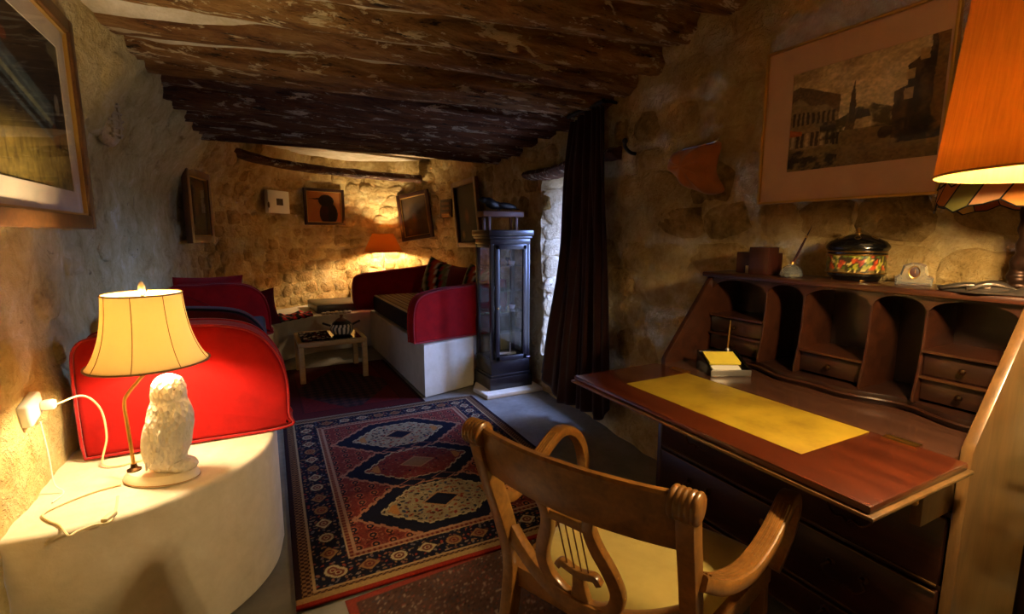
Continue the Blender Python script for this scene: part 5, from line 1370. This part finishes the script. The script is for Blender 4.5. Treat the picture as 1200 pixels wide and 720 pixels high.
# large landscape on the left wall
picture('landscape_painting', 'large gold framed painting of dark meadow on the near left wall', frameM((-.602, 2.02, 1.688), (1, 0, 0)), 1.06, .775, .052, .035, 'frame_gold', (.075,.085,.085,.08), 'mat_board', field_scene, 200, 150)
# pictures hung around the far end: placed where the sight line meets the wall
def wall_hit(px, py, z_lo=0.0):
    d = pray(px, py); best = None
    for i in range(40, WN-40):
        a, b_ = WP[i], WP[i+1]
        den = d.x*(b_.y-a.y)-d.y*(b_.x-a.x)
        if abs(den) < 1e-9: continue
        t = (a.x*(b_.y-a.y)-a.y*(b_.x-a.x))/den; s = (a.x*d.y-a.y*d.x)/den
        if t > .5 and 0 <= s <= 1 and (best is None or t < best[0]): best = (t, i)
    t, i = best; return Vector((0,0,CAMZ))+d*t, WNORM[i]
def hang(xl, xr, yt, yb_, off=.05):
    a, n1 = wall_hit(xl, (yt+yb_)/2); b_, n2 = wall_hit(xr, (yt+yb_)/2); c = (a+b_)/2; ch_ = Vector((b_.x-a.x, b_.y-a.y, 0)); n_ = Vector((ch_.y, -ch_.x, 0)).normalized()
    if n_.dot(n1) < 0: n_ = -n_
    top, _ = wall_hit((xl+xr)/2, yt); bot, _ = wall_hit((xl+xr)/2, yb_); k = c.length
    h_ = (pray((xl+xr)/2, yt).z-pray((xl+xr)/2, yb_).z)*(c.xy.length/pray((xl+xr)/2, (yt+yb_)/2).xy.length)
    return c+n_*off, n_, ch_.length, h_
c, n_, w_, h_ = hang(206, 236, 200, 285); picture('narrow_picture', 'tall gold framed dark picture seen edge-on on the curved left wall', frameM(c, n_), min(w_, .55), h_, .06, .045, 'frame_brown', None, None, portrait(3, (.14,.08,.06), (.20,.12,.08)), 40, 40)
c, n_, w_, h_ = hang(353, 400, 222, 264, .06); picture('bird_picture', 'dark framed orange picture of a long-beaked bird on the far wall', frameM(c, n_), w_, h_, .035, .03, 'frame_dark', None, None, bird, 90, 80)
c, n_, w_, h_ = hang(472, 509, 226, 281, .05); picture('tilted_painting', 'dark framed portrait painting hung crooked above the far lamp corner', frameM(c, n_, R(8)), w_, h_, .05, .035, 'frame_dark', None, None, portrait(5, (.20,.14,.06), (.34,.24,.09)), 60, 60)
c, n_, w_, h_ = hang(543, 572, 212, 290, .05); picture('tall_painting', 'tall brown framed dark painting tilting out behind the black cabinet', frameM(c+n_*.03, n_, R(1), R(5)), w_, h_, .055, .04, 'frame_brown', None, None, portrait(8, (.08,.055,.04), (.13,.085,.05)), 50, 60, glass=False, lip=False)
c, n_, w_, h_ = hang(519, 532, 234, 255, .03)
pq = thing('wall_plaque', 'small dark carved plaque between the two paintings on the right curve', 'plaque', c); MM = frameM(c, n_)
MB().box(c, (w_, h_, .02), MM.to_3x3(), r=.004).build('board', 'frame_dark', pq)
mb = MB()
for k in range(3): mb.box(MM @ Vector((0, (k-1)*h_*.27, .011)), (w_*.7, h_*.13, .008), MM.to_3x3(), r=.002)
mb.build('carving', 'frame_brown', pq)
c, n_, w_, h_ = hang(308, 333, 224, 250, .05); MM = frameM(c, n_)
wbx = thing('white_wall_box', 'small white square wall box with dark square opening on the far wall', 'wall box', c)
MB().box(c, (w_, h_, .05), MM.to_3x3(), r=.004).build('box', 'white_plastic', wbx); MB().box(MM @ Vector((.01, 0, .026)), (w_*.30, h_*.30, .006), MM.to_3x3()).build('opening', 'frame_dark', wbx)
MB().ball(MM @ Vector((-w_*.5, -h_*.16, .03)), (.012,.012,.035), 10, 8).build('silver_knob', 'silver', wbx)
# oval relief on the left wall
def off_ray(p, px, py):
    d = pray(px, py).normalized(); q_ = p-Vector((0,0,CAMZ)); return (q_-d*q_.dot(d)).length
i_, zz_ = min(((i, 1.5+.02*k) for i in range(80, iL) for k in range(30)), key=lambda t: off_ray(wall_point(t[0], t[1]), 122, 142))
q = wall_point(i_, zz_)
orn = thing('oval_relief', 'oval carved stone relief high on the left wall beyond the painting', 'relief', q); MM = frameM(q, Vector((WNORM[i_].x, WNORM[i_].y-.5, 0)))
MB().ball(q, (.075, .12, .045), 20, 12, MM.to_3x3()).build('oval', 'stone_pale', orn)
mb = MB()
for k in range(5): mb.box(MM @ Vector((0, -.064+.032*k, .038)), (.09-.012*abs(k-2), .012, .020), MM.to_3x3(), r=.003)
for k in (-1, 1): mb.box(MM @ Vector((k*.02, 0, .040)), (.010, .16, .016), MM.to_3x3(), r=.003)
mb.build('ribs', 'stone_pale', orn)

# ================================================================== CURTAIN, CLOTH
cloth('curtain_brown', (.16,.07,.055), var=.15, sheen=.15)
def curtain_fn(u, v):
    # v: 0 hem .. 1 top ; u: 0 near side .. 1 far side (towards the cabinet)
    ytop = 2.43+.30*u; ybot = 2.30+.74*u
    k = sstep(0, 1, v); y = ybot+(ytop-ybot)*(v**.85)
    if u > .6: y -= 0
    hem = .215-.11*sstep(.0, .15, u)+.16*sstep(.72, .98, u); ztop = 2.03-.05*u*u+.0
    z = hem+(ztop-hem)*v
    x = 1.852+.022*sin(u*26+.6*sin(v*5))*(1-.25*v)+.012*sin(u*61+v*3)+.04*(1-v)*sin(u*5)-.0
    return Vector((x-.012*sin(v*9)*u, y, z))
o = MB().grid(curtain_fn, 90, 70).build('cloth', 'curtain_brown', None, angle=180); sm = o.modifiers.new('thick', 'SOLIDIFY'); sm.thickness = .006
ct_ = thing('window_curtain', 'heavy dark brown curtain gathered to one side of the window', 'curtain', (1.85, 2.7, .12)); setparent(o, ct_)
rod = MB().tube([(1.835,2.40,2.045),(1.84,2.78,2.03)], .012, 10).build('curtain_rod', 'raven_black', ct_)
MB().tube([(1.84,2.42,2.045),(1.90,2.42,2.05),(1.965,2.42,2.05)], .009, 8).build('rod_bracket', 'raven_black', ct_)
hk = MB().tube(catmull([(1.975,2.275,1.74),(1.93,2.27,1.745),(1.89,2.265,1.77),(1.875,2.25,1.795)], 5), .010, 8)
hk.ball((1.873,2.248,1.80), .016, 10, 8)
tag(hk.build('tieback_hook', 'raven_black'), 'dark iron tieback hook on the wall next to the curtain', 'hook')
# orange cloth stuffed into a hole in the wall
cloth('orange_cloth', (.60,.36,.17), var=.10)
A0 = [on_x(782,192,1.9), on_x(790,178,1.9), on_x(812,172,1.9), on_x(838,165,1.9), on_x(836,185,1.9), on_x(834,200,1.9), on_x(843,222,1.9), on_x(828,228,1.9), on_x(808,222,1.9), on_x(790,208,1.9)]
ring = catmull([(p.y, p.z, 0) for p in A0]+[(A0[0].y, A0[0].z, 0)], 5)[:-1]; cy_ = sum(p.x for p in ring)/len(ring)+.03; cz_ = sum(p.y for p in ring)/len(ring)+.005
mb = MB(); nR = len(ring); lev = 10
for k in range(lev+1):
    t = k/lev
    for q_, p in enumerate(ring):
        s_ = sqrt(max(0, 1-t*t)); an = q_/nR*2*pi
        fold = .012*sin(q_*.85+t*2)*t*s_
        mb.v.append((1.935-.11*t-.0+fold*.9+.010*sin(an*7)*s_*t, cy_+(p.x-cy_)*(s_ if k < lev else .03), cz_+(p.y-cz_)*(s_ if k < lev else .03)+fold))
for k in range(lev):
    for q_ in range(nR): q2 = (q_+1) % nR; mb.f.append((k*nR+q_, k*nR+q2, (k+1)*nR+q2, (k+1)*nR+q_))
mb.f.append(tuple(lev*nR+q_ for q_ in range(nR)))
pc_ = thing('stuffed_cloth', 'bundle of orange cloth stuffed into a hole in the wall', 'cloth', (1.93, cy_, cz_))
MB.build(mb, 'bundle', 'orange_cloth', pc_, angle=180)
mb = MB(); mb.tube(catmull([on_x(785,188,1.885), on_x(800,176,1.88), on_x(820,171,1.88), on_x(838,166,1.88), on_x(843,161,1.885)], 5), .004, 6); mb.build('silver_hem', 'silver', pc_)
